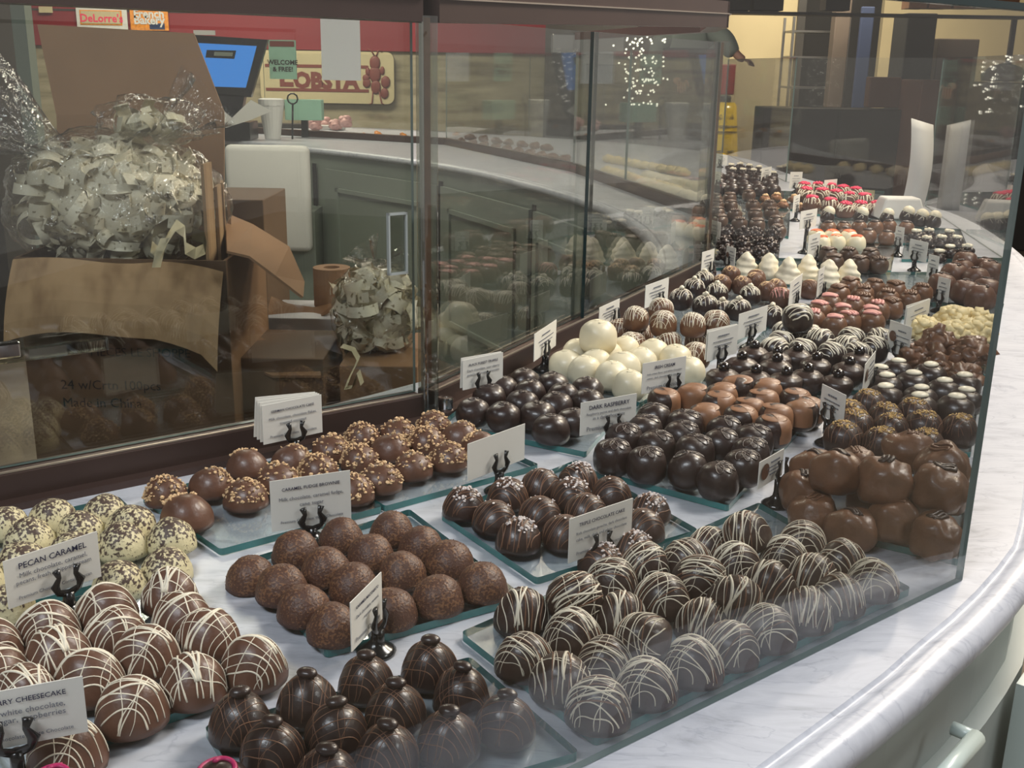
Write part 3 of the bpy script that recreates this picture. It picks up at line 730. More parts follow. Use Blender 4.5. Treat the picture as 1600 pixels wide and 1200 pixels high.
rows('cocoa', 'cocoa_speckled_bonbon', 'brown dome speckled with cocoa crumbs', 'chocolate', 'cocoa-speckled domes in the middle tray',
     [[(521, 969), (612, 944), (683, 925), (754, 904)], [(475, 940), (552, 906), (629, 885), (702, 869)], [(440, 908), (510, 881), (579, 858), (658, 846)], [(390, 881), (462, 852), (533, 831), (612, 821)]], .94)
rows('espresso', 'coffee_bean_bonbon', 'dark dome topped with coffee bean', 'chocolate', 'coffee-bean topped dark domes',
     [[(510, 1204), (604, 1163), (700, 1142), (790, 1115)], [(425, 1158), (525, 1129), (617, 1098), (721, 1069)], [(375, 1113), (479, 1083), (571, 1050), (671, 1029)]], .90)
rows('magenta_swirl', 'raspberry_bonbon', 'dark dome with magenta swirl', 'chocolate', 'magenta-swirled domes at bottom edge', [[(85, 1228), (345, 1214)]], 1.0)
T = lambda ax, a, **k: dict(t=(ax, a), **k)
rows('triple', 'drizzled_bonbon', 'white-drizzled dark chocolate dome', 'chocolate', 'white-drizzled dark domes by the front glass',
     [[(950, 1104), (1025, 1069), (1100, 1040), (1158, 1008), (1215, 983), (1279, 958), (1329, 933), (1379, 908)],
      [(883, 1058), (950, 1025), (1025, 989, T('Y', -.9, lv=.012)), (1108, 967), (1146, 927, T('X', .6, lv=.012)), (1217, 912, {'lv': .012}), (1270, 892), (1317, 869)],
      [(821, 1019), (896, 983), (971, 954), (1035, 925, {'lv': .008}), (1086, 896, T('Y', .6, lv=.010)), (1150, 875, {'lv': .004}), (1208, 858), (1254, 840)],
      [(817, 950), (896, 923, T('X', .55, lv=.012)), (956, 898), (1008, 873), (1072, 868), (1125, 848), (1172, 830, T('Y', -.5, lv=.014))]], .93)
rows('salted', 'salted_bonbon', 'dark dome with salt flakes', 'chocolate', 'salt-flecked dark domes',
     [[(810, 833), (883, 828), (945, 862), (990, 842)], [(773, 804), (844, 796), (915, 790), (1004, 818)], [(725, 783), (794, 768), (894, 768), (956, 764), (1015, 792)], [(846, 752, {'v': 4}), (904, 742)]], .95)
rows('plain_dark', 'dark_truffle', 'plain round dark truffle', 'chocolate', 'plain dark truffles beside the rail',
     [[(739, 644), (787, 651), (861, 671), (896, 659)], [(765, 621), (816, 631), (840, 650), (869, 634), (919, 630)], [(784, 608), (828, 613), (880, 619), (917, 611)], [(819, 595), (863, 603)]], 1.0)
rows('white', 'white_truffle', 'white chocolate truffle', 'chocolate', 'white truffles beside the rail',
     [[(914, 578), (956, 588), (984, 602)], [(885, 564), (930, 568), (974, 574), (1000, 566), (1074, 572)], [(910, 552), (948, 554), (972, 550), (1018, 552), (1058, 562)]], 1.02)
rows('white', 'white_truffle', 'large white truffle perched on top of the other white ones', 'chocolate', None, [[(935, 526, {'lv': .030, 'lab': 'large white truffle perched on top of the other white ones'})]], 1.15)
rows('milk_lattice', 'lattice_truffle', 'milk truffle with white lattice, lower layer', 'chocolate', 'white-latticed milk truffles by the rail',
     [[(988, 538), (1044, 537), (1087, 556)], [(970, 518), (1000, 524), (1090, 532), (1118, 516)]], 1.0)
rows('milk_lattice', 'lattice_truffle', 'milk truffle with white lattice, piled on top', 'chocolate', 'white-latticed milk truffles piled on top',
     [[(994, 498), (1038, 505), (1083, 508)], [(1034, 486), (1118, 504)]], 1.0, lv=.030)
rows('nut_lattice', 'nut_lattice_truffle', 'dark truffle with white lattice and nut', 'chocolate', 'dark latticed truffles topped with a nut',
     [[(1102, 478, {'lv': .012}), (1128, 486), (1154, 484, {'lv': .01}), (1206, 488)], [(1064, 468, {'lv': .015}), (1084, 452), (1120, 458, {'lv': .008}), (1172, 462)], [(1102, 440)]], 1.0)
rows('rosy', 'looped_truffle', 'rosy brown truffle with looped drizzle', 'chocolate', 'rosy brown looped truffles',
     [[(1200, 455), (1220, 466)], [(1128, 444), (1158, 446), (1180, 440), (1214, 447), (1266, 447)], [(1142, 430), (1182, 432)]], 1.0)
rows('cone', 'piped_cone', 'tall piped white chocolate cone', 'chocolate', 'tall piped white cones in a row',
     [[(1167, 414), (1200, 416), (1232, 422), (1262, 418), (1294, 428), (1326, 426)]], 1.15)
rows('two_tone', 'two_tone_chocolate', 'two-tone tan and dark chocolate', 'chocolate', 'two-tone tan and dark chocolates',
     [[(1098, 655), (1157, 658), (1207, 674)], [(1132, 637), (1167, 642), (1215, 652), (1244, 648)], [(1037, 630), (1085, 622), (1127, 620), (1190, 632), (1258, 634)], [(1152, 612), (1202, 615), (1237, 622)]], 1.0)
rows('petal', 'flower_truffle', 'dark truffle with piped flower', 'chocolate', 'flower-piped dark truffles',
     [[(957, 715), (1010, 727), (1075, 735), (1122, 752)], [(975, 690), (1025, 700), (1085, 708), (1160, 732)], [(1007, 675), (1065, 685), (1127, 697), (1172, 712)], [(1022, 658), (1072, 667), (1132, 677), (1177, 692)]], .95)
rows('cherry', 'cherry_chocolate', 'dark chocolate cup with glossy cherry', 'chocolate', 'cherry-topped dark cups',
     [[(1129, 590), (1180, 594), (1226, 597), (1262, 590), (1308, 592)], [(1158, 572), (1212, 576), (1274, 572), (1328, 580)], [(1177, 554), (1217, 562), (1243, 556), (1340, 564)]], 1.0)
rows('bold_stripe', 'bold_striped_truffle', 'dark truffle with bold white stripes', 'chocolate', 'bold white-striped dark truffles',
     [[(1210, 548), (1250, 554), (1300, 556), (1338, 556)], [(1220, 536), (1282, 534, {'lv': .010}), (1324, 544), (1366, 546)], [(1234, 522), (1258, 526), (1330, 532), (1374, 532)]], 1.0)
rows('bold_stripe', 'bold_striped_truffle', 'x', 'chocolate', None, [[(1246, 496, {'lv': .034, 'lab': 'bold striped dark truffle standing on top of its pile'})]], 1.15)
rows('pink_top', 'pink_iced_truffle', 'milk truffle with pink icing', 'chocolate', 'pink-iced milk truffles',
     [[(1270, 500), (1306, 508), (1324, 504), (1362, 504)], [(1280, 488), (1316, 492), (1360, 494)], [(1296, 476), (1332, 480), (1372, 486)]], 1.0)
rows('rope_top', 'rope_iced_truffle', 'milk truffle with knobbly rope icing', 'chocolate', 'rope-iced milk truffles',
     [[(1348, 472), (1390, 482)], [(1310, 460), (1348, 460), (1388, 466), (1420, 468)], [(1328, 448), (1366, 450), (1398, 454), (1440, 456)]], 1.0)
rows('ridged', 'ridged_truffle', 'brown truffle with dark ridges', 'chocolate', 'ridged brown truffles far back',
     [[(1302, 411), (1346, 413), (1370, 414)], [(1294, 399), (1326, 399), (1360, 400)]], 1.0)
rows('orange_top', 'orange_iced_truffle', 'white truffle with orange squiggle', 'chocolate', 'orange-iced white truffles',
     [[(1284, 380), (1306, 379), (1338, 380)], [(1275, 371), (1300, 371), (1326, 372)]], 1.05)
rows('swirl_top', 'swirled_truffle', 'milk truffle with dark swirl, far back', 'chocolate', 'dark-swirled milk truffles',
     [[(1322, 366), (1356, 369), (1386, 372)], [(1294, 357), (1318, 357), (1342, 356), (1367, 356), (1389, 354), (1416, 356)]], 1.0)
rows('berry_tip', 'dipped_berry', 'dark dipped berry with cream tip', 'chocolate', 'cream-tipped dipped berries',
     [[(1293, 336), (1345, 338), (1386, 339), (1418, 336), (1440, 338), (1457, 340)]], 1.1)
rows('white_nut_cluster', 'nut_cluster', 'dark cluster with white nuts', 'chocolate', 'dark clusters topped with white nuts',
     [[(1440, 392), (1464, 394), (1486, 392), (1507, 392)], [(1446, 378), (1470, 377), (1494, 377)], [(1431, 368), (1450, 366), (1482, 368)]], 1.05)
rows('plain_milk', 'milk_truffle', 'large plain milk truffle', 'chocolate', 'large plain milk truffles beside side glass',
     [[(1508, 456), (1531, 466), (1546, 454)], [(1471, 446), (1490, 430), (1524, 436)], [(1502, 422), (1512, 410, {'lv': .01}), (1538, 420), (1551, 424)]], 1.0)
rows('cream_cluster', 'cream_cluster', 'lumpy cream cluster', 'chocolate', 'lumpy cream clusters at right',
     [[(1469, 515), (1506, 518), (1532, 520)], [(1496, 498, {'lv': .012}), (1519, 502), (1538, 500, {'lv': .008})]], 1.08)
rows('brown_cluster', 'brown_cluster', 'lumpy brown cluster', 'chocolate', 'lumpy brown clusters at right',
     [[(1432, 558), (1466, 575), (1506, 586)], [(1471, 534, {'lv': .02, 's': 1.2}), (1508, 548, {'lv': .016, 's': 1.1}), (1530, 546)]], 1.0)
rows('button_top', 'button_topped_chocolate', 'dark chocolate with white candy button', 'chocolate', 'dark chocolates with white candy buttons',
     [[(1381, 622), (1434, 636), (1492, 638)], [(1385, 602), (1437, 622), (1507, 627)], [(1371, 590), (1422, 600), (1473, 612), (1504, 604)], [(1401, 579), (1452, 587)]], 1.0)
rows('gold_top', 'gold_crumble_chocolate', 'dark ball with golden crumble', 'chocolate', 'dark balls with golden crumble',
     [[(1320, 687), (1374, 695), (1446, 690)], [(1341, 668), (1386, 671), (1460, 671), (1500, 674)], [(1330, 650), (1393, 653), (1416, 651)], [(1357, 633)]], 1.02)
rows('big_milk', 'curl_topped_chocolate', 'big glossy milk chocolate, lower layer', 'chocolate', 'big glossy milk chocolates at right corner',
     [[(1280, 797), (1344, 815), (1408, 821), (1468, 834)], [(1257, 769), (1368, 770), (1430, 780), (1484, 777)], [(1272, 735), (1335, 730), (1472, 738)]], .84)
rows('big_milk', 'curl_topped_chocolate', 'big glossy milk chocolate, piled on top', 'chocolate', 'big glossy milk chocolates piled on top',
     [[(1308, 738), (1386, 753), (1458, 762)], [(1425, 711), (1474, 728)]], .90, lv=.031)
rows('rough_dark', 'rough_dark_chunk', 'craggy dark chocolate chunk', 'chocolate', 'craggy dark chunks by the post',
     [[(1137, 395), (1162, 398), (1188, 395)], [(1134, 380), (1160, 382), (1186, 380), (1202, 384)], [(1138, 364), (1162, 366), (1184, 365), (1202, 366)]], 1.1)
rows('ridged', 'ribbed_chocolate', 'ribbed brown chocolate by the post', 'chocolate', 'ribbed brown chocolates by the post',
     [[(1183, 352), (1215, 362)], [(1125, 346), (1155, 350), (1212, 348)], [(1121, 334), (1148, 336), (1180, 336), (1205, 334)], [(1120, 322), (1142, 322), (1176, 322), (1202, 322)], [(1118, 311), (1140, 310), (1170, 306)]], 1.0)
rows('toffee_wedge', 'toffee_wedge', 'nutty toffee wedge', 'chocolate', 'nutty toffee wedges', [[(1200, 318), (1224, 318), (1250, 320), (1276, 320)], [(1196, 309), (1213, 307), (1242, 310), (1266, 311)]], 1.0)
rows('red_top', 'red_iced_chocolate', 'white-drizzled chocolate with red icing', 'chocolate', 'red-iced chocolates far back',
     [[(1268, 318), (1300, 322), (1324, 324), (1345, 324), (1362, 324)], [(1262, 306), (1282, 307), (1304, 309), (1326, 312), (1350, 314)], [(1258, 296), (1276, 296), (1296, 298), (1316, 301), (1336, 304)]], 1.2)
rows('plain_dark', 'far_dark_chocolate', 'plain dark chocolate at far end', 'chocolate', 'plain dark chocolates at the far end',
     [[(1128, 294), (1146, 296), (1166, 297), (1186, 298), (1206, 298)], [(1124, 284), (1142, 285), (1162, 287), (1182, 289), (1202, 289)], [(1124, 275), (1142, 275), (1162, 277), (1184, 279), (1206, 281)]], 1.25)
rows('white_nut_cluster', 'far_nut_cluster', 'nut-topped dark cluster at far end', 'chocolate', 'nut-topped clusters at the far end',
     [[(1146, 266), (1160, 266), (1176, 267), (1192, 269), (1208, 271)], [(1142, 259), (1156, 258), (1170, 260), (1186, 262)]], 1.15)
# far side of the ring, seen through the sliding doors
rows('brown_bite', 'far_brown_bite', 'small brown confection across the aisle', 'chocolate', 'brown confections across the aisle',
     [[(720 + 18 * i, 217 + 3.0 * i) for i in range(10)], [(735 + 20 * i, 211 + 2.6 * i) for i in range(7)]], 1.7)
rows('yellow_bite', 'far_yellow_bite', 'small yellow confection across the aisle', 'chocolate', 'yellow confections across the aisle',
     [[(950 + 13 * i, 262 + 3.6 * i) for i in range(9)], [(952 + 14 * i, 244 + 2.5 * i) for i in range(9)]], 1.7)
rows('pale_bite', 'far_pale_bite', 'pale confection across the aisle', 'chocolate', 'pale confections across the aisle',
     [[(1006 + 11 * i, 287 + 3.2 * i) for i in range(8)], [(1010 + 12 * i, 276 + 2.6 * i) for i in range(7)]], 1.5)
rows('orange_bite', 'far_orange_bite', 'orange confection behind the register', 'chocolate', 'orange confections behind the register',
     [[(570, 209), (590, 206), (610, 213), (630, 209), (645, 216)]], 1.3)
_C0 = at(1498, 906).to_2d(); _dA = (_C0 - at(900, 1199).to_2d()).normalized(); _dB = _C0.normalized()
_R1 = at(672, 655).to_2d(); _R2 = at(1105, 430).to_2d(); _dR = (_R1 - at(100, 772).to_2d()).normalized(); _dS = (_R2 - _R1).normalized()
def keep_inside(it):
    p = it['p']; m = it['R'] * .93 + .0035
    for org, d_, sgn, lo, hi, pad in ((_C0, _dA, -1, -2, .0, 0), (_C0, _dB, -1, -.02, 2.6, 0), (_R1, _dR, 1, -2, .0, .02), (_R1, _dS, 1, .0, 1.3, .02)):
        n_ = Vector((d_.y, -d_.x)); q = p - org; t = q.dot(d_)
        if lo < t < hi:
            k = q.dot(n_) * sgn
            if k < m + pad and k > -.12: p += n_ * sgn * (m + pad - k)
# settle: neighbours of one layer push each other apart a little
for it in range(60):
    for a in range(len(ITEMS)):
        A = ITEMS[a]
        for b in range(a + 1, len(ITEMS)):
            B = ITEMS[b]
            if abs(A['lv'] - B['lv']) > .018: continue
            d = B['p'] - A['p']; L = d.length; need = (A['R'] + B['R']) * (0.93 if abs(A['lv'] - B['lv']) < .004 else .8)
            if 1e-6 < L < need:
                k = (need - L) * .25 / L; A['p'] -= d * k; B['p'] += d * k
    for A in ITEMS: keep_inside(A)
random.seed(11)
for n_, it in enumerate(ITEMS):
    k = K[it['kd']]; vi = it['v'] if it['v'] is not None else random.randrange(len(k['v'])); s = it['s'] * random.uniform(.97, 1.04)
    r = thing(it['name'], it['lab'], it['cat'], (it['p'].x, it['p'].y, it['z']), random.uniform(-.5, .5) + (random.random() * 6 if it['kd'] in ('cone', 'rough_dark', 'cream_cluster', 'brown_cluster', 'plain_dark', 'white', 'cocoa', 'dusted') else 0), it['group'])
    r.scale = (s, s, s)
    if it['tilt']:
        ax, an = it['tilt']; r.rotation_euler = (an if ax == 'X' else .15, an if ax == 'Y' else 0, r.rotation_euler[2]); r.location.z += .004
    elif it['lv'] > .02: r.rotation_euler[0] = random.uniform(-.18, .18); r.rotation_euler[1] = random.uniform(-.18, .18)
    for pn, me in k['v'][vi]:
        link(pn, me, r, (0, 0, TOPPART.get(pn, 0)))

# ------------------------------------------------------------ display case geometry (plan points on the counter)
def P2(px, py): v_ = at(px, py); return Vector((v_.x, v_.y))
C0 = P2(1498, 906)
dA = (C0 - P2(900, 1199)).normalized()
dB = Vector((C0.x, C0.y)).normalized()            # second front pane runs straight away from where the photographer stood
R1 = P2(672, 655); dR = (R1 - P2(100, 772)).normalized(); R0 = R1 - dR * 1.3
R2 = P2(1105, 430); R3 = P2(1094, 336); R4 = P2(900, 268); R5 = P2(700, 226); R6 = P2(345, 205)
FA = C0 - dA * 1.15
F2 = P2(1568, 404); F3 = P2(1446, 322); F4 = P2(1228, 284); F5 = P2(1128, 238)
F6 = R5 + Vector((0.55, 1.0)) * .85; F7 = R6 + Vector((0.1, 1.0)) * .9
def offset(pl, d):
    out = []
    for i, p in enumerate(pl):
        a = (pl[i] - pl[i - 1]).normalized() if i > 0 else None; b = (pl[i + 1] - pl[i]).normalized() if i < len(pl) - 1 else None
        na = Vector((a.y, -a.x)) if a else None; nb = Vector((b.y, -b.x)) if b else None
        n_ = (na if nb is None else nb if na is None else (na + nb).normalized() / max(.5, ((na + nb).normalized()).dot(na)))
        out.append(p + n_ * d)
    return out
def chaikin(pl, k=2):
    for _ in range(k):
        q = [pl[0]]
        for a, b in zip(pl, pl[1:]): q += [a.lerp(b, .25), a.lerp(b, .75)]
        pl = q + [pl[-1]]
    return pl
front = [FA, C0, F2, F3, F4, F5, F6, F7]
nA = Vector((dA.y, -dA.x)); nB = Vector((dB.y, -dB.x))
def resample(pl, N):
    L = [0]
    for a, b in zip(pl, pl[1:]): L.append(L[-1] + (b - a).length)
    out = []; k = 0
    for i in range(N):
        t = L[-1] * i / (N - 1)
        while k < len(pl) - 2 and L[k + 1] < t: k += 1
        out.append(pl[k].lerp(pl[k + 1], (t - L[k]) / max(1e-9, L[k + 1] - L[k])))
    return out
tail = offset(front, 0.055)
outer_raw = [tail[0], P2(1100, 1262), P2(1250, 1147), P2(1372, 1060), P2(1425, 1010), P2(1500, 950), P2(1550, 896), P2(1600, 834), C0 + dB * .75 + nB * .052, C0 + dB * 1.3 + nB * .05] + tail[2:]
outer = resample(chaikin(outer_raw, 3), 160)
inner_raw = [R0 + Vector((-.03, .05)), R1 + Vector((-.05, .05)), P2(1010, 480), P2(1052, 400), P2(1000, 340), P2(900, 300), P2(690, 250), P2(345, 216)]
inner = resample(chaikin(inner_raw, 3), 160)
n_ = len(outer)
bm = NB(); TK = 0.030
ov = [bm.verts.new((p.x, p.y, TOP)) for p in outer]; iv = [bm.verts.new((p.x, p.y, TOP)) for p in inner]
ob = [bm.verts.new((p.x, p.y, TOP - TK)) for p in outer]; ib = [bm.verts.new((p.x, p.y, TOP - TK)) for p in inner]
for i in range(n_ - 1):
    bm.faces.new((iv[i], ov[i], ov[i + 1], iv[i + 1])); bm.faces.new((ib[i], ib[i + 1], ob[i + 1], ob[i]))
bmesh.ops.recalc_face_normals(bm, faces=bm.faces[:])
def sweep(bm, pl, prof, side=1, mi=0):
    """prof: (outward offset, z) pairs swept along a plan polyline; smooth"""
    offs = {}
    rows_ = []
    for s_, z_ in prof:
        q = offset(pl, s_ * side); rows_.append([bm.verts.new((p.x, p.y, z_)) for p in q])
    for a, b in zip(rows_, rows_[1:]):
        for i in range(len(pl) - 1): f_ = bm.faces.new((a[i], a[i + 1], b[i + 1], b[i])); f_.material_index = mi
nose = [(0, TOP), (.002, TOP - .0025), (.005, TOP - .0035), (.008, TOP - .0015), (.013, TOP + .001)]
for k in range(1, 10):
    a = PI / 2 - PI * k / 9; nose.append((.017 + .016 * math.cos(a), TOP - .0150 + .016 * math.sin(a)))
nose.append((.0, TOP - .031))
sweep(bm, outer, nose, 1); sweep(bm, inner, nose, -1)
ct = mesh_of(bm, M['marble']);
for p in ct.polygons: p.use_smooth = True
counter = link('marble_counter', ct); tag(counter, 'white veined marble countertop with rounded edge carrying the display case', 'countertop')

# cabinets below: outer front and the inner faces seen through the doors
cabo = thing('counter_cabinet', 'grey-green painted cabinet front under the marble edge at right', 'cabinet', (0, 0, 0))
bm = NB(); sweep(bm, outer, [(.010, TOP - .0315), (.010, 0.0)], 1); link('cabinet_face', mesh_of(bm, M['sagefront'], smooth=False), cabo)
bm = NB(); sweep(bm, outer[:80], [(.0105, TOP - .033), (.013, TOP - .033), (.013, TOP - .040), (.0105, TOP - .040)], 1); link('shadow_gap', mesh_of(bm, M['gap'], smooth=False), cabo)
bm = NB(); sweep(bm, outer[:80], [(.010, TOP - .125), (.026, TOP - .125), (.026, TOP - .62), (.010, TOP - .62)], 1); link('drawer_front', mesh_of(bm, M['sagefront'], smooth=False), cabo)
def out_pt(px_, py_, s_):
    """point on the cabinet face found along the sight line"""
    pl = offset(outer, s_); d = ray(px_, py_); best = None
    for a, b in zip(pl, pl[1:]):
        e = b - a; den = d[0] * e.y - d[1] * e.x
        if abs(den) < 1e-9: continue
        t = (a.x * e.y - a.y * e.x) / den; q = Vector(CAM + t * d); u_ = (Vector((q.x, q.y)) - a).dot(e) / e.length_squared
        if 0 <= u_ <= 1 and t > 0 and (best is None or t < best[0]): best = (t, q, e.normalized())
    return best
hb = out_pt(1500, 1182, .05)
if hb:
    _, q, e = hb; bm = NB(); a = Vector((q.x, q.y, q.z)) - Vector((e.x, e.y, 0)) * .07; b = Vector((q.x, q.y, q.z)) + Vector((e.x, e.y, 0)) * .035
    tube(bm, [a, b], .0075, 12); nrm = Vector((e.y, -e.x, 0))
    tube(bm, [a, a - nrm * .02], .006, 8); tube(bm, [b, b - nrm * .02], .006, 8)
    link('drawer_handle', mesh_of(bm, M['handle']), cabo)
hb = out_pt(1585, 1085, .034)
if hb:
    _, q, e = hb; bm = NB(); p0 = Vector((q.x, q.y)); slab(bm, [(p0 + e * u_ + Vector((e.y, -e.x)) * w_).to_tuple() for u_, w_ in ((0, 0), (.40, 0), (.40, .03), (0, .03))], .35, q.z + .012, 0, 0)
    link('side_panel', mesh_of(bm, M['handle'], smooth=False), cabo)

cabi = thing('aisle_cabinet', 'sage green cabinet run with recessed door panels behind the sliding glass', 'cabinet', (0, 0, 0))
bm = NB(); sweep(bm, inner, [(.010, TOP - .0315), (.010, 0.0)], -1); link('cabinet_face', mesh_of(bm, M['sage'], smooth=False), cabi)
# doors on the aisle side
def aisle_hit(px_, Y0=None, z=None, py_=None):
    pl = offset(inner, -.012); d = ray(px_, py_); hits = []
    for a, b in zip(pl, pl[1:]):
        e = b - a; den = d[0] * e.y - d[1] * e.x
        if abs(den) < 1e-9: continue
        t = (a.x * e.y - a.y * e.x) / den; q = Vector(CAM + t * d); u_ = (Vector((q.x, q.y)) - a).dot(e) / e.length_squared
        if 0 <= u_ <= 1 and t > 0: hits.append((t, q))
    return max(hits)[1] if hits else None
def wallstrip(pa, pb, z0, z1, out, th, m, nm, par):
    d = (pb - pa); d.z = 0; L = d.length; d.normalize(); nn = Vector((d.y, -d.x, 0)); 
    if nn.dot(Vector((CAM[0], CAM[1], 0)) - pa) < 0: nn = -nn
    a = Vector((pa.x, pa.y, 0)) + nn * out; bm = NB(); slab(bm, [(a).to_tuple()[:2], (a + d * L).to_tuple()[:2], (a + d * L + nn * th).to_tuple()[:2], (a + nn * th).to_tuple()[:2]], z0, z1, 0, 0)
    bmesh.ops.recalc_face_normals(bm, faces=bm.faces[:])
    return link(nm, mesh_of(bm, m, smooth=False), par)
for xa, xb, yy in ((350, 492, 262), (515, 690, 268), (698, 838, 300), (845, 925, 330)):
    qa, qb = aisle_hit(xa, py_=yy), aisle_hit(xb, py_=yy)
    if qa is None or qb is None: continue
    zt = TOP - .10
    dr = wallstrip(qa, qb, .12, zt, .015, .018, M['sage'], 'cabinet_door', cabi)
    a_, b_ = qa.lerp(qb, .12), qa.lerp(qb, .88)
    for z0, z1 in ((zt - .11, zt - .09), (.22, .24)):
        wallstrip(a_, b_, z0, z1, .033, .012, M['sage'], 'panel_moulding', dr)
    wallstrip(a_, a_.lerp(b_, .03), .22, zt - .09, .033, .012, M['sage'], 'panel_moulding', dr)
    wallstrip(b_.lerp(a_, .03), b_, .22, zt - .09, .033, .012, M['sage'], 'panel_moulding', dr)
    wallstrip(qb, qb + (qb - qa).normalized() * .03, .10, zt + .02, .014, .004, M['gap'], 'door_gap', cabi)
qa, qb = aisle_hit(505, py_=240), aisle_hit(1010, py_=420)

# front glass panes
case = thing('display_case', 'clear glass panes enclosing the confections on the marble counter', 'display case', (0, 0, 0))
ZT = 1.4455
labs = ['clear glass front pane nearest the viewer over the drizzled domes', 'clear glass side pane running away at the right edge', 'far clear glass pane beyond the milk truffles', 'clear glass end pane behind the red-iced chocolates',
        'clear glass pane beside the yellow floor sign', 'clear glass pane behind the far yellow confections', 'clear glass pane behind the register counter']
for i in range(7):
    o = link('glass_pane', pane((front[i].x, front[i].y), (front[i + 1].x, front[i + 1].y), TOP + .0005, ZT if i < 1 else ZT - .004, .006, 0, M['glass'], M['pale_edge']), case)
    o['label'] = labs[i]
link('polished_top_edge', bar(FA, C0, ZT + .0002, ZT + .0055, .0095, 0, M['dedge']), case)
# chrome standoff at the post
p = at(697, 648); bm = NB(); lathe(bm, [(0, 0), (.0095, 0), (.0095, .022), (.008, .024), (.003, .0242), (.0028, .0232), (0, .0232)], 24)
tag(link('chrome_standoff', mesh_of(bm, M['chrome'], smooth=False), None, (p.x, p.y, TOP + .0005)), 'small polished chrome cylinder at the foot of the clear post', 'fitting')

# sliding door runs: bronze sill with bright strips, panes, bronze head rail
rail = [R0, R1, R2, R3, R4, R5, R6]
ZS = .036; ZH = 1.440; ZHV = [1.449, 1.445, 1.480, 1.50]
rl = ['bronze door track left of the clear post with cartons behind it', 'bronze door track between the two clear posts', 'bronze door track beyond the right clear post', 'bronze door track at the back across the aisle', 'bronze door track along the far confections', 'bronze door track behind the register']
for i in range(6):
    a, b = rail[i], rail[i + 1]; t = thing('door_track', rl[i], 'door track', (0, 0, 0), 0, 'bronze tracks of the sliding doors')
    d = (b - a).normalized(); ins = .012 if i in (0, 1) else 0
    a = a + d * ins; b = b - d * ins
    link('sill', bar(a, b, TOP, TOP + ZS, .030, .012, M['bronze'], .002), t)
    link('lip', bar(a, b, TOP, TOP + .008, .018, -.011, M['bronze']), t)
    link('bright_strip', bar(a, b, TOP + ZS, TOP + ZS + .0018, .003, -.001, M['strip']), t)
    if i < 3:
        za, zb = ZHV[i], ZHV[i + 1]
        link('head_rail', bar2(a, b, za, zb, .052, .045, .014, M['bronze']), t)
        link('bright_strip', bar2(a, b, za + .026, zb + .026, .002, .004, -.0115, M['strip']), t)
    elif i == 3: link('head_rail', bar(a, b, 1.50, 1.53, .03, .01, M['bronze']), t)
pl_ = [('sliding glass door at far left', 0, 0.0, .53, .004), ('sliding glass door left of the clear post with a finger pull', 0, .45, 1.0, .016), ('sliding glass door right of the clear post', 1, 0, .46, .016), ('sliding glass door before the right clear post', 1, .42, 1, .004),
       ('sliding glass door beyond the right post', 2, 0, 1, .01), ('sliding glass door across the aisle', 3, 0, .5, .01), ('second sliding glass door across the aisle', 3, .5, 1, .014), ('sliding glass door along the far confections', 4, 0, 1, .01)]
DOORS = []
for nm, i, u0, u1, off in pl_:
    a, b = rail[i], rail[i + 1]; p0, p1 = a.lerp(b, u0), a.lerp(b, u1)
    if i < 2:
        d = (b - a).normalized()
        if u0 == 0: p0 = p0 + d * .014
        if u1 == 1: p1 = p1 - d * .014
    o = link('sliding_glass_door', pane(p0, p1, TOP + ZS + .001, ZH + .01, .006, off, M['glassd'] if i < 2 else M['glass'], M['dedge'] if i == 1 else M['pale_edge']))
    tag(o, nm, 'sliding door', 'sliding glass doors of the case'); DOORS.append((o, p0, p1, off))
# finger pull on the left door, lock bar
def door_obj(nm, px_, pxe, py0, py1, i, off, th, m, par=None):
    a, b = rail[i], rail[i + 1]; d = (b - a).normalized()
    def hit(px__, py__):
        dd = ray(px__, py__); e = b - a; den = dd[0] * e.y - dd[1] * e.x; t = (a.x * e.y - a.y * e.x) / den; return Vector(CAM + t * dd)
    q0, q1 = hit(px_, py1), hit(pxe, py0); z0 = q0.z; z1 = q1.z
    return q0, q1, z0, z1
q0, q1, z0, z1 = door_obj('', 612, 640, 332, 432, 0, 0, 0, None)
d2 = Vector((q1.x - q0.x, q1.y - q0.y)).normalized(); a = Vector((q0.x, q0.y)); b = Vector((q1.x, q1.y))
M['frost'] = mat('frosted_pull', (0.42, 0.45, 0.43), 0.3, coat=.5, bump=.4, bscale=300); M['pullrim'] = mat('pale_plastic_rim', (.5, .53, .52), .2); M['clearplastic'] = mat('clear_plastic_grey', (0.25, 0.27, 0.27), 0.15, coat=.5)
fp = thing('finger_pull', 'frosted rectangular finger pull on the glass door left of the post', 'door pull', (0, 0, 0))
link('recess', bar(a, b, z0, z1, .003, .0085, M['acrylic']), fp)
link('rim', bar(a, b, z0, z0 + .003, .006, .008, M['pullrim']), fp); link('rim', bar(a, b, z1 - .003, z1, .006, .008, M['pullrim']), fp)
link('rim', bar(a, a + d2 * .002, z0, z1, .006, .008, M['pullrim']), fp); link('rim', bar(b - d2 * .002, b, z0, z1, .006, .008, M['pullrim']), fp)
q0, q1, z0, z1 = door_obj('', -60, 165, 524, 545, 0, 0, 0, None)
lb = thing('door_lock_bar', 'clear plastic lock bar with chrome lock at far left', 'lock', (0, 0, 0))
a = Vector((q0.x, q0.y)); b = Vector((q1.x, q1.y)); d2 = (b - a).normalized()
link('bar', bar(a, b, q1.z - .014, q1.z, .005, -.008, M['acrylic'], .002), lb)
q = door_obj('', 0, 24, 530, 552, 0, 0, 0, None)[0]
link('lock', bar(Vector((q.x, q.y)) - d2 * .01, Vector((q.x, q.y)) + d2 * .016, q.z - .002, q.z + .014, .012, -.014, M['chrome'], .002), lb)

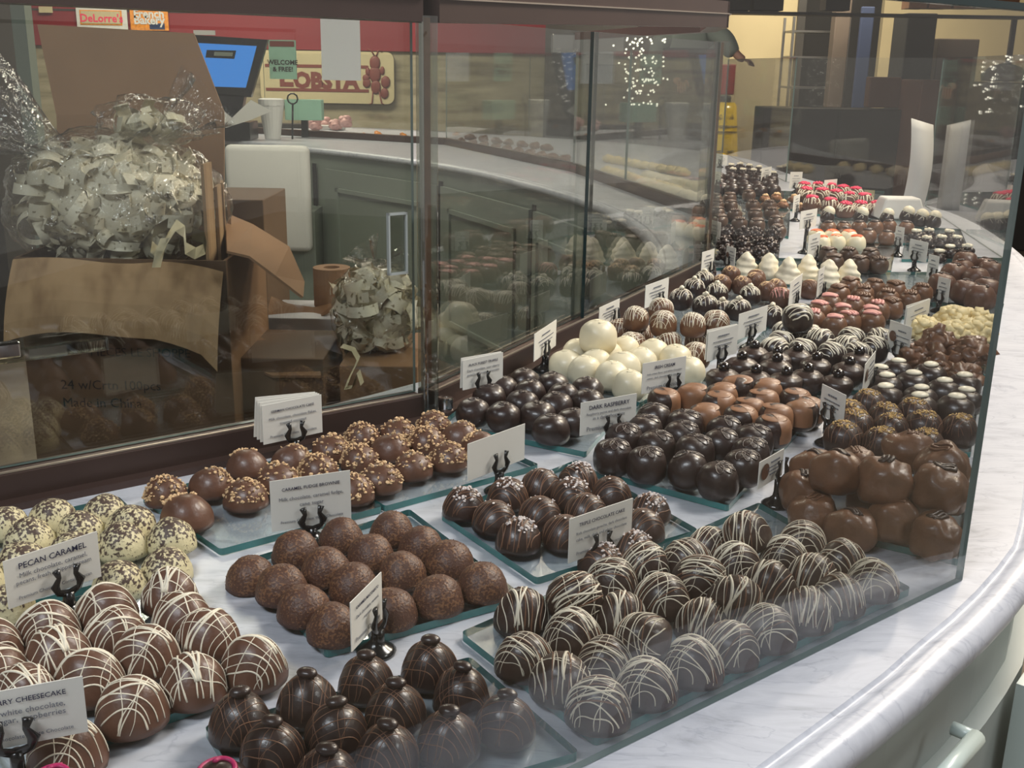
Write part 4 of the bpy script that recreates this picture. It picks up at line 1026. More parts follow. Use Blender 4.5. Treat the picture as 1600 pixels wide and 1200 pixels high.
# clear posts
def post(p, label, w_=.024):
    t = thing('clear_post', label, 'post', (p.x, p.y, 0), math.atan2(dR.y, dR.x))
    bm = NB(); box(bm, (-w_ / 2, -.008, TOP + .001), (w_ / 2, .012, ZH + .012)); bmesh.ops.bevel(bm, geom=[e for e in bm.edges if abs(e.verts[0].co.z - e.verts[1].co.z) > .1], offset=.006, segments=4, profile=.5, affect='EDGES')
    link('acrylic_sleeve', mesh_of(bm, M['acrylic'], smooth=False), t)
    bm = NB(); box(bm, (-.004, .002, TOP + .05), (.005, .009, ZH + .01)); link('reflection_strip', mesh_of(bm, M['woodrefl'], smooth=False), t)  # reflection of brown wood in the acrylic, put in as a coloured strip
    bm = NB(); box(bm, (-.0068, .001, TOP + .012), (-.0050, .009, ZH + .01)); link('steel_strip', mesh_of(bm, M['chrome'], smooth=False), t)
post(R1 + Vector((-.0005, -.004)), 'clear acrylic post with brown reflection strip inside beside the finger pull')
post(R2, 'clear acrylic post with brown reflection strip inside behind the striped balls', .036)
post(R3 + Vector((.02, 0)), 'clear acrylic post beyond, in line with the right clear post', .03)
p = at(925, 262); post(Vector((p.x, p.y)), 'clear acrylic post across the aisle')

# ------------------------------------------------------------ price cards in black holders
def holder_meshes(h):
    bm = NB(); lathe(bm, [(0, 0), (.0155, 0), (.0160, .002), (.013, .0045), (.0085, .007), (.0045, .011), (.0036, .016), (.0036, h), (0, h)], 20); base = mesh_of(bm, M['black'])
    bm = NB(); W = .0115
    for s_ in (-1, 1): tube(bm, [(s_ * W * .78, 0, h + .023), (s_ * W * .62, 0, h + .016), (s_ * W * .95, 0, h + .009), (s_ * W * .75, 0, h + .003), (0, 0, h)], [.0034, .0022, .0040, .0030, .0036], 8, .55, upv=(0, 1, 0))
    tube(bm, [(0, 0, h - .016), (0, 0, h + .001)], .0042, 8, .7, upv=(0, 1, 0)); clip = mesh_of(bm, M['black'])
    return base, clip
HC = {}
def proj(p):
    v = RM.T @ (np.array(p) - CAM); return CX + F_PX * v[0] / -v[2], CY - F_PX * v[1] / -v[2]
def fit(me, wmax):
    xs = [v_.co.x for v_ in me.vertices]; k = wmax / max(1e-6, max(xs) - min(xs))
    me.transform(Matrix.Diagonal((k, k, 1, 1))); return me
def card(foot, TL, TR, hpx, cardlab, lines, stack=0, blank=False, pic=False, hlab=None):
    """foot of the stand and upper corners of the card as seen in the photo give its turn, width and height"""
    p = at(*foot); p.z = TOP + .0006
    for q in TQ:
        if poly_in((p.x, p.y), q): p.z = TOP + TH + .001; break
    dpt = depth(p); mx, my = (TL[0] + TR[0]) / 2, (TL[1] + TR[1]) / 2
    z1 = z_at(p, my); z0 = z_at(p, my + hpx); h_ = max(.03, z1 - z0); zc = (z1 + z0) / 2
    low = p.z + .014
    if zc - h_ / 2 < low: zc = low + h_ / 2
    want = (TR[1] - TL[1]) / (TR[0] - TL[0]); c3 = Vector((p.x, p.y, z1))
    # slide sideways so that the card's middle sits where the photo shows it
    lo, hi = -86.0, 86.0
    for _ in range(40):
        m = (lo + hi) / 2; v_ = Vector((math.cos(math.radians(m)), math.sin(math.radians(m)), 0)) * .02; a, b = proj(c3 - v_), proj(c3 + v_)
        sl = (b[1] - a[1]) / (b[0] - a[0]) if b[0] > a[0] + 1e-6 else -99
        if sl > want: lo = m
        else: hi = m
    head = max(-72, min(72, (lo + hi) / 2)); rz = math.radians(head); vx = Vector((math.cos(rz), math.sin(rz), 0))
    a, b = proj(c3 - vx * .02), proj(c3 + vx * .02); w_ = .04 * (TR[0] - TL[0]) / max(2, b[0] - a[0]); w_ = max(.034, min(.104, w_))
    cx = (mx - (a[0] + b[0]) / 2) / max(8, (b[0] - a[0])) * .04; cx = max(-w_ * .33, min(w_ * .33, cx))
    hh = round(max(.014, zc - h_ / 2 - p.z - .002), 3)
    if hh not in HC: HC[hh] = holder_meshes(hh)
    t = thing('card_holder', hlab or ('black clip stand under the ' + cardlab), 'card holder', p, rz, 'black card holders')
    link('stand', HC[hh][0], t); link('clip', HC[hh][1], t, (0, -.004, 0))
    c = thing('price_card', cardlab, 'card', Vector((p.x, p.y, zc)) + vx * cx, rz, 'printed cards in the display case')
    for k in range(1 + stack):
        bm = NB(); box(bm, (-w_ / 2, -.0004, -h_ / 2), (w_ / 2, .0004, h_ / 2)); link('card_sheet', mesh_of(bm, M['card'], smooth=False), c, (-.0025 * k, .0014 * k + .001, .0022 * k), (0, .03 * k, 0))
    R90 = (PI / 2, 0, 0)
    if lines:
        link('card_title', fit(text_mesh(lines[0], .008, M['ink'], bold=.00005), w_ * (.72 if len(lines[0]) > 12 else .46)), c, (0, -.0002, h_ * .30), R90)
        for k, s_ in enumerate(lines[1:3]): link('card_text', fit(text_mesh(s_, .0056, M['ink2']), w_ * min(.80, .030 * len(s_))), c, (0, -.0002, h_ * (.11 - .14 * k)), R90)
        if len(lines) > 3: link('card_text', fit(text_mesh(lines[3], .0046, M['ink2']), w_ * .78), c, (0, -.0002, -h_ * .34), R90)
    elif not blank:
        bm = NB(); xo = w_ * .12 if pic else 0
        for (u_, z, k) in ((.18, .27, 1.7), (.33, .10, 1), (.28, -.04, 1), (.20, -.17, 1)):
            x = -u_ * w_
            while x < u_ * w_:
                l_ = random.uniform(.002, .005); box(bm, (x + xo, -.0007, h_ * z - .0006 * k), (min(u_ * w_, x + l_) + xo, -.0003, h_ * z + .0006 * k)); x += l_ + .0012
        link('printed_lines', mesh_of(bm, M['ink2'], smooth=False), c)
    if pic:
        bm = NB(); bmesh.ops.create_circle(bm, cap_ends=True, segments=20, radius=min(.009, w_ * .16), matrix=Matrix.Translation((-w_ * .28, -.0006, h_ * .05)) @ Matrix.Rotation(PI / 2, 4, 'X'))
        link('truffle_picture', mesh_of(bm, M['milk'], smooth=False), c)
PR = 'Premium Chocolate'
card((462, 722), (410, 634), (503, 616), 60, 'white card reading GERMAN CHOCOLATE CAKE, above nut-topped domes', ['GERMAN CHOCOLATE CAKE', 'Milk chocolate, chocolate flakes,', 'toasted coconut', PR + '   Chocolate'], stack=3)
card((488, 846), (422, 753), (548, 735), 78, 'white card reading CARAMEL FUDGE BROWNIE', ['CARAMEL FUDGE BROWNIE', 'Milk chocolate, caramel fudge,', 'cane sugar', PR + ' White Chocolate'])
card((110, 972), (8, 872), (153, 825), 72, 'white card reading PECAN CARAMEL', ['PECAN CARAMEL', 'Milk chocolate, caramel,', 'pecans, fresh whipped cream', PR + ' Contains Pecan'])
card((36, 1250), (-82, 1098), (131, 1059), 88, 'white card ending in RRY CHEESECAKE at bottom left', ['RASPBERRY CHEESECAKE', 'Milk & white chocolate,', 'cane sugar, raspberries', PR + ' White Chocolate'])
card((588, 1020), (550, 936), (597, 875), 74, 'narrow-looking white card turned sideways in front of speckled domes', ['CARAMEL MACCHIATO', 'Dark chocolate, caramel,', 'espresso', PR])
card((778, 770), (733, 693), (822, 661), 57, 'blank-backed white card between nut-topped domes and dark truffles', None, hlab='black clip stand of the blank card right of the nut-topped domes', blank=True)
card((935, 892), (892, 812), (991, 779), 68, 'cream card reading TRIPLE CHOCOLATE CAKE', ['TRIPLE CHOCOLATE CAKE', 'Rich chocolate ganache, dark chocolate', 'cake, milk, dark and white chocolate', PR + ' Chocolate'])
card((752, 645), (724, 564), (787, 551), 46, 'white card reading BLACK FOREST TRUFFLE', ['BLACK FOREST TRUFFLE', 'Dark chocolate, sour cherry', 'ganache, semi-sweet chocolate'], stack=1)
card((850, 586), (835, 524), (872, 499), 42, 'white card on tall stand between rail and white truffles', None)
card((953, 712), (909, 629), (996, 614), 51, 'white card reading DARK RASPBERRY', ['DARK RASPBERRY', 'Raspberry puree and dark chocolate', 'in a dark chocolate', PR])
card((1047, 637), (1006, 566), (1073, 554), 47, 'white card reading IRISH CREAM', ['IRISH CREAM', 'Irish cream flavor and white chocolate', 'center, dark chocolate and chocolate', PR])
card((958, 536), (938, 477), (969, 463), 31, 'cream card behind the topmost white truffle', None)
card((1028, 500), (1010, 445), (1046, 432), 35, 'cream card behind the topmost latticed milk truffles', None)
card((1122, 590), (1108, 520), (1155, 508), 46, 'cream card between white truffles and cherry-topped cups', None, stack=1)
card((1170, 545), (1156, 492), (1201, 478), 40, 'cream card in front of nut-topped lattice truffles', None)
card((1212, 790), (1189, 717), (1226, 696), 38, 'small white card with truffle picture beside flower-piped truffles', None, pic=True)
card((1292, 695), (1284, 597), (1321, 619), 48, 'cream card on stand between two-tone chocolates and gold-crumbled balls', None, hlab='black clip stand between two-tone chocolates and gold-crumbled balls')
card((1358, 628), (1353, 562), (1369, 541), 46, 'cream card seen nearly edge-on beside cherry-topped cups', None, hlab='black stand under the nearly edge-on card beside cherry-topped cups', pic=True)
card((1402, 578), (1390, 504), (1424, 518), 50, 'greyish card with picture beside white candy buttons', None, pic=True)
card((1440, 530), (1418, 477), (1456, 462), 41, 'cream card beside the lumpy cream clusters', None, stack=1)
card((1466, 494), (1468, 428), (1483, 440), 36, 'small cream card by the plain milk truffles, nearer of two', None, hlab='black stand of the nearer cream card by the plain milk truffles')
card((1428, 424), (1422, 371), (1450, 380), 31, 'cream card in front of dark clusters with white nuts', None)
card((1402, 401), (1400, 350), (1413, 359), 30, 'narrow cream card left of the white-nut clusters', None)
card((1458, 452), (1452, 400), (1462, 412), 36, 'edge-on cream card by the plain milk truffles, farther of two', None, hlab='black stand of the edge-on cream card by the plain milk truffles')
card((1275, 412), (1263, 370), (1281, 365), 34, 'cream card in front of orange-iced truffles', None)
card((1256, 396), (1252, 331), (1278, 326), 28, 'cream card on tall stand before the dark-swirled truffles', None)
card((1242, 346), (1241, 307), (1251, 303), 26, 'narrow cream card in front of toffee wedges', None)
card((1243, 304), (1235, 273), (1254, 273), 26, 'white card left of the red-iced chocolates', None)
card((1298, 312), (1288, 288), (1308, 286), 22, 'white card in front of the red-iced chocolates', None)
card((1108, 440), (1097, 408), (1116, 402), 34, 'cream card at the foot of the right clear post', None)
card((1137, 425), (1135, 384), (1149, 391), 30, 'small cream card with picture before craggy dark chunks', None, pic=True)
card((1110, 390), (1108, 341), (1126, 347), 32, 'cream card left of the craggy dark chunks', None)
card((1240, 492), (1235, 447), (1255, 432), 40, 'cream card between rosy truffles and piped cones', None)
card((1282, 476), (1278, 422), (1287, 416), 42, 'cream card seen edge-on before the piped cones', None)
card((1196, 290), (1190, 263), (1207, 260), 20, 'cream card among the far nut-topped clusters', None)
card((1122, 303), (1114, 268), (1123, 269), 22, 'white card beside the post by the far dark chocolates', None)
card((1125, 262), (1119, 244), (1137, 249), 16, 'cream card at the far end below the yellow floor sign', None, hlab='black clip stand of the card below the yellow floor sign')

# tall white strip and white riser
p = at(1424, 326); bm = NB(); t_ = z_at(p, 185)
N_ = 10
for a_, b_ in ((0, 1),):
    prev = None
    for k in range(N_ + 1):
        z = p.z + (t_ - p.z) * k / N_; bow = .035 * math.sin(k / N_ * PI) 
        r_ = [bm.verts.new((p.x - .036, p.y - bow + dy, z)) for dy in (0, .002)] + [bm.verts.new((p.x + .036, p.y - bow - .01 + dy, z - .02 * k / N_)) for dy in (.002, 0)]
        if prev:
            for i in range(4): bm.faces.new((prev[i], prev[(i + 1) % 4], r_[(i + 1) % 4], r_[i]))
        else: bm.faces.new(r_)
        prev = r_
    bm.faces.new(prev[::-1])
bmesh.ops.recalc_face_normals(bm, faces=bm.faces[:])
tag(link('paper_strip', mesh_of(bm, M['paper'])), 'tall white curved paper strip standing by the far pane joint', 'paper')
p = at(1402, 344); bm = NB(); hh = z_at(p, 312) - p.z
vs = [bm.verts.new((x, y, z)) for z, k in ((0, 1), (hh, .72)) for x, y in ((-.075 * k, -.05 * k), (.075 * k, -.05 * k), (.075 * k, .05 * k), (-.075 * k, .05 * k))]
for f_ in ((0, 3, 2, 1), (4, 5, 6, 7), (0, 1, 5, 4), (1, 2, 6, 5), (2, 3, 7, 6), (3, 0, 4, 7)): bm.faces.new([vs[i] for i in f_])
bmesh.ops.bevel(bm, geom=bm.edges[:], offset=.006, segments=2, affect='EDGES', profile=.5)
tag(link('display_riser', mesh_of(bm, M['paper'], smooth=False), None, (p.x, p.y, TOP + .0085)), 'white tapered plastic riser behind the cream-tipped berries', 'riser')

# ------------------------------------------------------------ behind the sliding doors, left: cartons and ribbon bags
SH = 0.50
tb = thing('work_table', 'low dark work table carrying the cartons behind the glass doors', 'table', (-.45, 1.95, 0), math.radians(20))
link('table_top', boxmesh((-.75, -.30, SH - .03), (.75, .32, SH), M['shade']), tb)
for x in (-.7, .7):
    for y in (-.25, .27): link('leg', boxmesh((x - .02, y - .02, 0), (x + .02, y + .02, SH - .03), M['steel']), tb)
def wbox(px0, px1, ytop, Y, dep, zb, ang=0):
    """carton: front face seen between two pixels at distance Y"""
    a = at_y(px0, ytop, Y); b = at_y(px1, ytop, Y); return (a.x + b.x) / 2, (b.x - a.x), (a.z + b.z) / 2
Y1 = 1.66
cx_, w_, zt = wbox(22, 352, 405, Y1, .3, SH)
big = thing('cardboard_box', 'large open cardboard box with drooping front flap and tall raised back flap', 'box', (cx_, Y1, SH), 0)
H_ = zt - SH; D_ = .27; hw = w_ / 2; th = .005
link('wall_panel', boxmesh((-hw, 0, 0), (hw, th, H_), M['cardark']), big)
link('wall_panel', boxmesh((-hw, D_ - th, 0), (hw, D_, H_), M['cardark']), big)
link('wall_panel', boxmesh((-hw, th, 0), (-hw + th, D_ - th, H_), M['cardark']), big)
link('wall_panel', boxmesh((hw - th, th, 0), (hw, D_ - th, H_), M['cardplain']), big)
link('bottom_panel', boxmesh((-hw + th, th, .001), (hw - th, D_ - th, .006), M['cardark']), big)
def sheet(rows_, th_, m):
    bm = NB(); g = [[bm.verts.new(p_) for p_ in r_] for r_ in rows_]
    for a, b in zip(g, g[1:]):
        for i in range(len(a) - 1): bm.faces.new((a[i], a[i + 1], b[i + 1], b[i]))
    bm.normal_update(); bmesh.ops.solidify(bm, geom=bm.faces[:], thickness=th_); return mesh_of(bm, m, smooth=False)
# front flap folded down and outwards, lower edge arched
rws = []
for j in range(6):
    r_ = []
    for i in range(15):
        u_ = i / 14; x = -hw * .99 + 2 * hw * .985 * u_
        drop = .100 + .034 * (abs(u_ - .42) * 1.6) ** 1.6 + (.015 if u_ > .93 else 0)
        topz = H_ - .004 - .018 * max(0, u_ - .72) * 3
        v_ = j / 5; r_.append((x - .004 * v_, -.004 - .055 * math.sin(v_ * 1.25) , topz + .006 * math.sin(v_ * 3) - drop * v_ + .004 * math.sin(u_ * 9)))
    rws.append(r_)
link('front_flap', sheet(rws, .004, M['cardboard']), big)
# back flap up: from pixel outline
Yb = Y1 + D_
def tob(px_, py_, Y): q = at_y(px_, py_, Y); return (q.x - cx_, Y - Y1, q.z - SH)
bl, br_, tl, tr_ = tob(98, 402, Yb), tob(350, 350, Yb), tob(58, 38, Yb + .05), tob(303, 52, Yb + .05)
mr = tob(350, 175, Yb + .02)
rws = [[Vector(bl).lerp(Vector(br_), u_ / 8) for u_ in range(9)], [Vector(tob(88, 180, Yb + .02)).lerp(Vector(mr), u_ / 8) for u_ in range(9)], [Vector(tl).lerp(Vector(tr_), u_ / 8) for u_ in range(9)]]
link('back_flap', sheet(rws, .004, M['cardplain']), big)
# right flap, bent outwards
a0, a1 = tob(352, 392, Y1 + .01), tob(350, 300, Yb - .02)
cur = [tob(355, 392, Y1 + .01), tob(390, 400, Y1 + .01), tob(430, 430, Y1), tob(474, 464, Y1)]; cur2 = [tob(352, 332, Y1 + .22), tob(395, 350, Y1 + .22), tob(452, 385, Y1 + .2), tob(476, 440, Y1 + .16)]
link('side_flap', sheet([cur, cur2], .004, M['cardplain']), big)
link('printed_text', text_mesh('PIECES LE SHOPPE', .020, M['gap'], align='LEFT'), big, (-.06, -.0006, H_ - .150), (PI / 2, 0, 0))
link('printed_text', text_mesh('24 w/Crtn 100pcs', .022, M['gap'], align='LEFT'), big, (-.112, -.0006, H_ - .205), (PI / 2, 0, 0))
link('printed_text', text_mesh('Made in China', .022, M['gap'], align='LEFT'), big, (-.112, -.0006, H_ - .235), (PI / 2, 0, 0))
# corrugated dividers sticking up at the right of the box
for k, (x0, y0) in enumerate(((333, 255), (343, 290), (350, 284), (357, 300))):
    q = tob(x0 + 2, 385, Y1 + .03 + .05 * k); z1_ = tob(x0, y0, Y1 + .03 + .05 * k)[2]
    o = link('cardboard_divider', boxmesh((-.0025, -.02, 0), (.0025, .025, z1_ - .05), M['cardboard']), None, (cx_ + min(q[0], hw - .012 - .006 * (3 - k)), Y1 + .03 + .05 * k, SH + .05), (0, 0, .12 * k))
    tag(o, ['pale cardboard divider standing highest at the right end of the ribbon box', 'second cardboard divider from the left beside the ribbon bag', 'third cardboard divider from the left beside the ribbon bag', 'rightmost cardboard divider beside the ribbon bag'][k], 'divider', 'cardboard dividers in the box')

def blobmesh(cent, rx, ry, rz_, seed, m, extra=(), sub=4, amp=.16, fr=9):
    bm = NB(); bmesh.ops.create_icosphere(bm, subdivisions=sub, radius=1)
    for v_ in bm.verts:
        d = v_.co.normalized(); k = 1 + amp * noise.noise(d * 2.2 + Vector((seed, 0, 0))) + amp * .35 * noise.noise(d * fr + Vector((seed, 3, 0))) + amp * .22 * abs(noise.noise(d * fr * 2.4))
        v_.co = Vector((d.x * rx * k, d.y * ry * k, max(-rz_ * .8, d.z * rz_ * k)))
        for (dirv, amt, width) in extra:
            c_ = d.dot(Vector(dirv).normalized())
            if c_ > width: v_.co += Vector(dirv) * amt * ((c_ - width) / (1 - width)) ** 1.5
    return mesh_of(bm, m)
def ribbons(cent, rx, ry, rz_, n, seed, m, wd=(.007, .012)):
    random.seed(seed); bm = NB()
    for i in range(n):
        while True:
            d = Vector((random.uniform(-1, 1), random.uniform(-1, .7), random.uniform(-1, 1)))
            if .45 < d.length < 1: break
        c_ = Vector((d.x * rx, d.y * ry, max(-rz_ * .72, d.z * rz_))); A = Matrix.Rotation(random.random() * 6, 3, Vector((random.random() - .5, random.random() - .5, random.random())).normalized())
        R_ = random.uniform(.014, .030); arc = random.uniform(2.6, 6.0); w2 = random.uniform(*wd); N2 = 14; prev = None; tw = random.uniform(-.8, .8)
        for k in range(N2 + 1):
            t = arc * k / N2; e = Vector((R_ * math.cos(t), R_ * math.sin(t), 0)); ww = Vector((0, math.sin(tw * k / N2), math.cos(tw * k / N2))) * w2
            r_ = [bm.verts.new(c_ + A @ (e - ww)), bm.verts.new(c_ + A @ (e + ww + Vector((.004 * k / N2, 0, 0))))]
            if prev: bm.faces.new((prev[0], prev[1], r_[1], r_[0]))
            prev = r_
    return mesh_of(bm, m)
def ribbon_bag(ctr, rx, ry, rz_, n, seed, lab, lab2, knots):
    core = NB(); 
    r = link('ribbon_loops', ribbons(None, rx * .93, ry * .93, rz_ * .93, n, seed, M['ribbonfill']), None, ctr); tag(r, lab2, 'ribbon', None, 'stuff')
    me = blobmesh(None, rx * .80, ry * .80, rz_ * .80, seed, M['ribbonfill'], amp=.3, fr=14); link('ribbon_heap', me, r)
    b = thing('plastic_bag', lab, 'bag', ctr)
    link('film', blobmesh(None, rx * 1.08, ry * 1.08, rz_ * 1.08, seed + 1, M['film'], sub=5, amp=.12, fr=10), b)
    for j, (c0, dirs, L, wdt) in enumerate(knots):
        # gathered neck: a fluted fan of film
        bm = NB(); rr = []; D = Vector(dirs).normalized(); S = D.orthogonal().normalized(); T2 = D.cross(S); n1 = 30
        for k in range(9):
            t = k / 8; ring = []; rad_ = wdt * (.16 + 1.0 * t ** 1.3)
            for q_ in range(n1):
                a = 2 * PI * q_ / n1; f_ = 1 + .28 * math.sin(a * 7 + seed) + .25 * noise.noise(Vector((math.cos(a) * 2, math.sin(a) * 2, t * 3 + seed)))
                ring.append(bm.verts.new(Vector(c0) + D * L * t * (1 + .25 * noise.noise(Vector((a, t, seed)))) + (S * math.cos(a) + T2 * math.sin(a) * .6) * rad_ * f_))
            rr.append(ring)
        for a, b_ in zip(rr, rr[1:]):
            for q_ in range(n1): bm.faces.new((a[q_], a[(q_ + 1) % n1], b_[(q_ + 1) % n1], b_[q_]))
        link('gathered_neck', mesh_of(bm, M['film']), b)
    return b
def pt(px_, py_, Y): return at_y(px_, py_, Y)
q = pt(178, 312, Y1 + .13); rx = (pt(335, 312, Y1 + .13).x - pt(10, 312, Y1 + .13).x) / 2
zfloor = SH + H_ + .004; rz_ = pt(178, 205, Y1 + .13).z - q.z
ribbon_bag((q.x, Y1 + .135, q.z - .005), rx * .96, .118, rz_, 330, 3, 'large clear plastic bag of ribbon resting in the big box', 'cream ribbon loops filling the large bag on the big box',
           [((-.05, -.05, .085), (-1, -.15, .55), .15, .075), ((.06, 0, .10), (.7, .1, .5), .12, .055)])
# loose ribbon loops above, inside upper film lobe, and one hanging out
q2 = pt(232, 192, Y1 + .15)
r = link('ribbon_curl', ribbons(None, .045, .03, .016, 16, 8, M['ribbon']), None, q2); tag(r, 'cream ribbon curls bunched at the top of the large bag', 'ribbon', None, 'stuff')
o = thing('plastic_wrap', 'crumpled clear wrap around ribbon curls above the large bag', 'bag', q2); link('film', blobmesh(None, .085, .05, .042, 21, M['film'], amp=.3), o)
bm = NB(); 
def strip_path(bm, pts, wd, upv):
    prev = None
    for i, p_ in enumerate(pts):
        p_ = Vector(p_); r_ = [bm.verts.new(p_ - Vector(upv) * wd), bm.verts.new(p_ + Vector(upv) * wd)]
        if prev: bm.faces.new((prev[0], prev[1], r_[1], r_[0]))
        prev = r_
hp = [pt(x, y, Y1 - .075) for x, y in ((262, 350), (240, 362), (236, 385), (250, 398), (262, 372), (275, 352), (288, 362), (290, 388), (305, 396), (322, 388), (318, 370), (300, 366))]
strip_path(bm, hp, .010, (0, .5, .8)); hp2 = [pt(x, y, Y1 - .08) for x, y in ((258, 372), (250, 392), (244, 418))]; strip_path(bm, hp2, .006, (1, .3, 0))
bmesh.ops.solidify(bm, geom=bm.faces[:], thickness=.0006)
tag(link('ribbon_bow', mesh_of(bm, M['ribbon'])), 'cream ribbon bow hanging over the edge of the big box', 'ribbon')
# second carton behind
cx2, w2, zt2 = wbox(352, 411, 312, 2.02, .2, SH)
b2 = thing('cardboard_box', 'tall brown carton behind the big box, printed 220', 'box', (cx2 - .03, 2.02, SH), 0)
link('carton_body', boxmesh((-w2 / 2 - .03, 0, 0), (w2 / 2 + .03, .2, zt2 - SH), M['cardark'], .002), b2)
link('printed_text', text_mesh('220', .03, M['gap']), b2, (w2 / 2 - .01, -.0006, zt2 - SH - .15), (PI / 2, 0, 0))
# lower cartons at right
Y2 = 1.72
cx3, w3, zt3 = wbox(372, 505, 560, Y2, .2, SH)
b3 = thing('cardboard_box', 'dark open carton with slanted flap beside the big box', 'box', (cx3, Y2, SH), 0)
link('carton_body', boxmesh((-w3 / 2, 0, 0), (w3 / 2, .2, zt3 - SH), M['cardark'], .002), b3)
def rel(px_, py_, Y): q = at_y(px_, py_, Y); return (q.x - cx3, Y - Y2, q.z - SH)
link('flap', sheet([[rel(368, 512, Y2 + .17), rel(440, 545, Y2 + .1), rel(500, 575, Y2 + .02)], [rel(360, 560, Y2 + .05), rel(425, 590, Y2 - .01), rel(502, 590, Y2 - .015)]], .004, M['cardplain']), b3)
cx4, w4, zt4 = wbox(530, 652, 572, Y2 + .02, .2, SH)
b4 = thing('cardboard_box', 'flat brown carton under the smaller ribbon bag', 'box', (cx4, Y2 + .02, SH), 0)
link('carton_body', boxmesh((-w4 / 2, 0, 0), (w4 / 2, .24, zt4 - SH), M['cardplain'], .002), b4)
# white box with its dark prop below
Y3 = 1.98
cx5, w5, zt5 = wbox(411, 534, 496, Y3, .2, SH)
b6 = thing('cardboard_box', 'dark carton under the flat white box', 'box', (cx5, Y3 + .01, SH), 0); link('carton_body', boxmesh((-w5 / 2 + .01, 0, 0), (w5 / 2 - .005, .15, zt5 - SH - .045), M['cardark'], .002), b6)
o = link('white_box', boxmesh((-w5 / 2, 0, 0), (w5 / 2, .16, .042), M['paperb'], .002), None, (cx5, Y3, zt5 - .042 - .0015)); tag(o, 'flat white lidded box on a dark carton left of the smaller bag', 'box'); o.rotation_euler = (0, .0, -.02)
# kraft paper roll and curling sheet
q = pt(520, 482, 2.09); bm = NB()
lathe(bm, [(.016, .075), (.036, .075), (.036, 0), (.016, 0), (.016, .075)], 28)
tag(link('paper_roll', mesh_of(bm, M['cardplain'], smooth=False), None, (q.x, 2.09, zt5 + .001)), 'brown kraft paper roll standing on the white box', 'paper roll')
rws = [[pt(x, y, 2.0 + dy) for x, y in ((414, 492 - 34 * j), (450, 500 - 26 * j), (490, 500 - 20 * j), (525, 482 - 10 * j), (545, 462 - 6 * j))] for j, dy in ((0, 0), (1, .05))]
tag(link('kraft_sheet', sheet(rws, .002, M['tanpaper'] if 'tanpaper' in M else M['cardplain'])), 'curled tan kraft sheet lying on the white box', 'paper')
# small ribbon bag
q = pt(586, 498, Y2 + .12); rx = (pt(648, 500, Y2 + .12).x - pt(524, 500, Y2 + .12).x) / 2; rz_ = (pt(586, 434, Y2 + .12).z - pt(586, 566, Y2 + .12).z) / 2
ribbon_bag((q.x, Y2 + .13, zt4 + rz_ * .92), rx * .98, .062, rz_ * 1.08, 170, 5, 'smaller clear plastic bag of ribbon tied at top on a brown carton', 'cream ribbon loops filling the smaller bag', [((0.0, 0, rz_ * .98), (-.5, -.1, .8), .045, .03), ((.005, 0, rz_ * .98), (1, 0, .35), .05, .022)])
bm = NB(); hp = [pt(x, y, Y2 - .02) for x, y in ((534, 540), (552, 546), (560, 560), (556, 570), (546, 590), (540, 606), (552, 604), (560, 580), (566, 600))]; strip_path(bm, hp, .005, (.5, .6, .5))
bmesh.ops.solidify(bm, geom=bm.faces[:], thickness=.0006); tag(link('ribbon_bow', mesh_of(bm, M['ribbon'])), 'small cream ribbon bow hanging below the smaller bag', 'ribbon')
# white bag hanging on the aisle cabinets
qa = pt(352, 225, 5.6); qb = pt(490, 392, 5.6)
bm = NB(); box(bm, (qa.x, 5.55, qb.z), (qb.x, 5.62, qa.z)); bmesh.ops.bevel(bm, geom=bm.edges[:], offset=.03, segments=3, affect='EDGES', profile=.5)
tag(link('white_sack', mesh_of(bm, M['paper'], smooth=True)), 'white sheet-like sack against the sage cabinet right of the tall carton flap', 'sack')
wp = thing('waste_bin', 'sage bin body behind the white sack', 'bin', ((qa.x + qb.x) / 2, 5.72, 0)); link('bin_body', boxmesh((-.22, -.09, 0), (.22, .2, qb.z + .2), M['sage']), wp)

# ------------------------------------------------------------ register and clutter on the far counter
YR = 6.35
def onc(px_, py_): p_ = at(px_, py_); return p_
m0, m1 = pt(303, 62, YR), pt(416, 132, YR)
reg = thing('cash_register', 'touchscreen register with blue screen on the counter behind the boxes', 'register', ((m0.x + m1.x) / 2, YR, TOP))
cx_r = (m0.x + m1.x) / 2
def rr_(px_, py_, Y=YR): q = at_y(px_, py_, Y); return Vector((q.x - cx_r, Y - YR, q.z - TOP))
def prism(pts, d, m):
    bm = NB(); f0 = [bm.verts.new(p_) for p_ in pts]; f1 = [bm.verts.new(Vector(p_) + Vector(d)) for p_ in pts]; bm.faces.new(f0); bm.faces.new(f1[::-1])
    for i in range(len(pts)): bm.faces.new((f0[i], f1[i], f1[(i + 1) % len(pts)], f0[(i + 1) % len(pts)]))
    bmesh.ops.recalc_face_normals(bm, faces=bm.faces[:]); return mesh_of(bm, m, smooth=False)
link('bezel', prism([rr_(298, 54), rr_(418, 62), rr_(392, 152), rr_(320, 148)], (0, .04, 0), M['blackgl']), reg)
scn = link('screen', prism([rr_(306, 67, YR - .003), rr_(401, 72, YR - .003), rr_(384, 137, YR - .003), rr_(326, 135, YR - .003)], (0, .002, 0), M['screen']), reg)
link('dialog_box', prism([rr_(323, 78, YR - .005), rr_(369, 79, YR - .005), rr_(366, 92, YR - .005), rr_(321, 90, YR - .005)], (0, .001, 0), M['blackgl']), scn)
link('dialog_text', prism([rr_(335, 81, YR - .007), rr_(364, 82, YR - .007), rr_(363, 88, YR - .007), rr_(334, 87, YR - .007)], (0, .001, 0), M['sage']), scn)
link('stand', prism([rr_(336, 146), rr_(382, 150), rr_(378, 172), rr_(360, 190), rr_(352, 190), rr_(340, 168)], (0, .06, 0), M['blackgl']), reg)
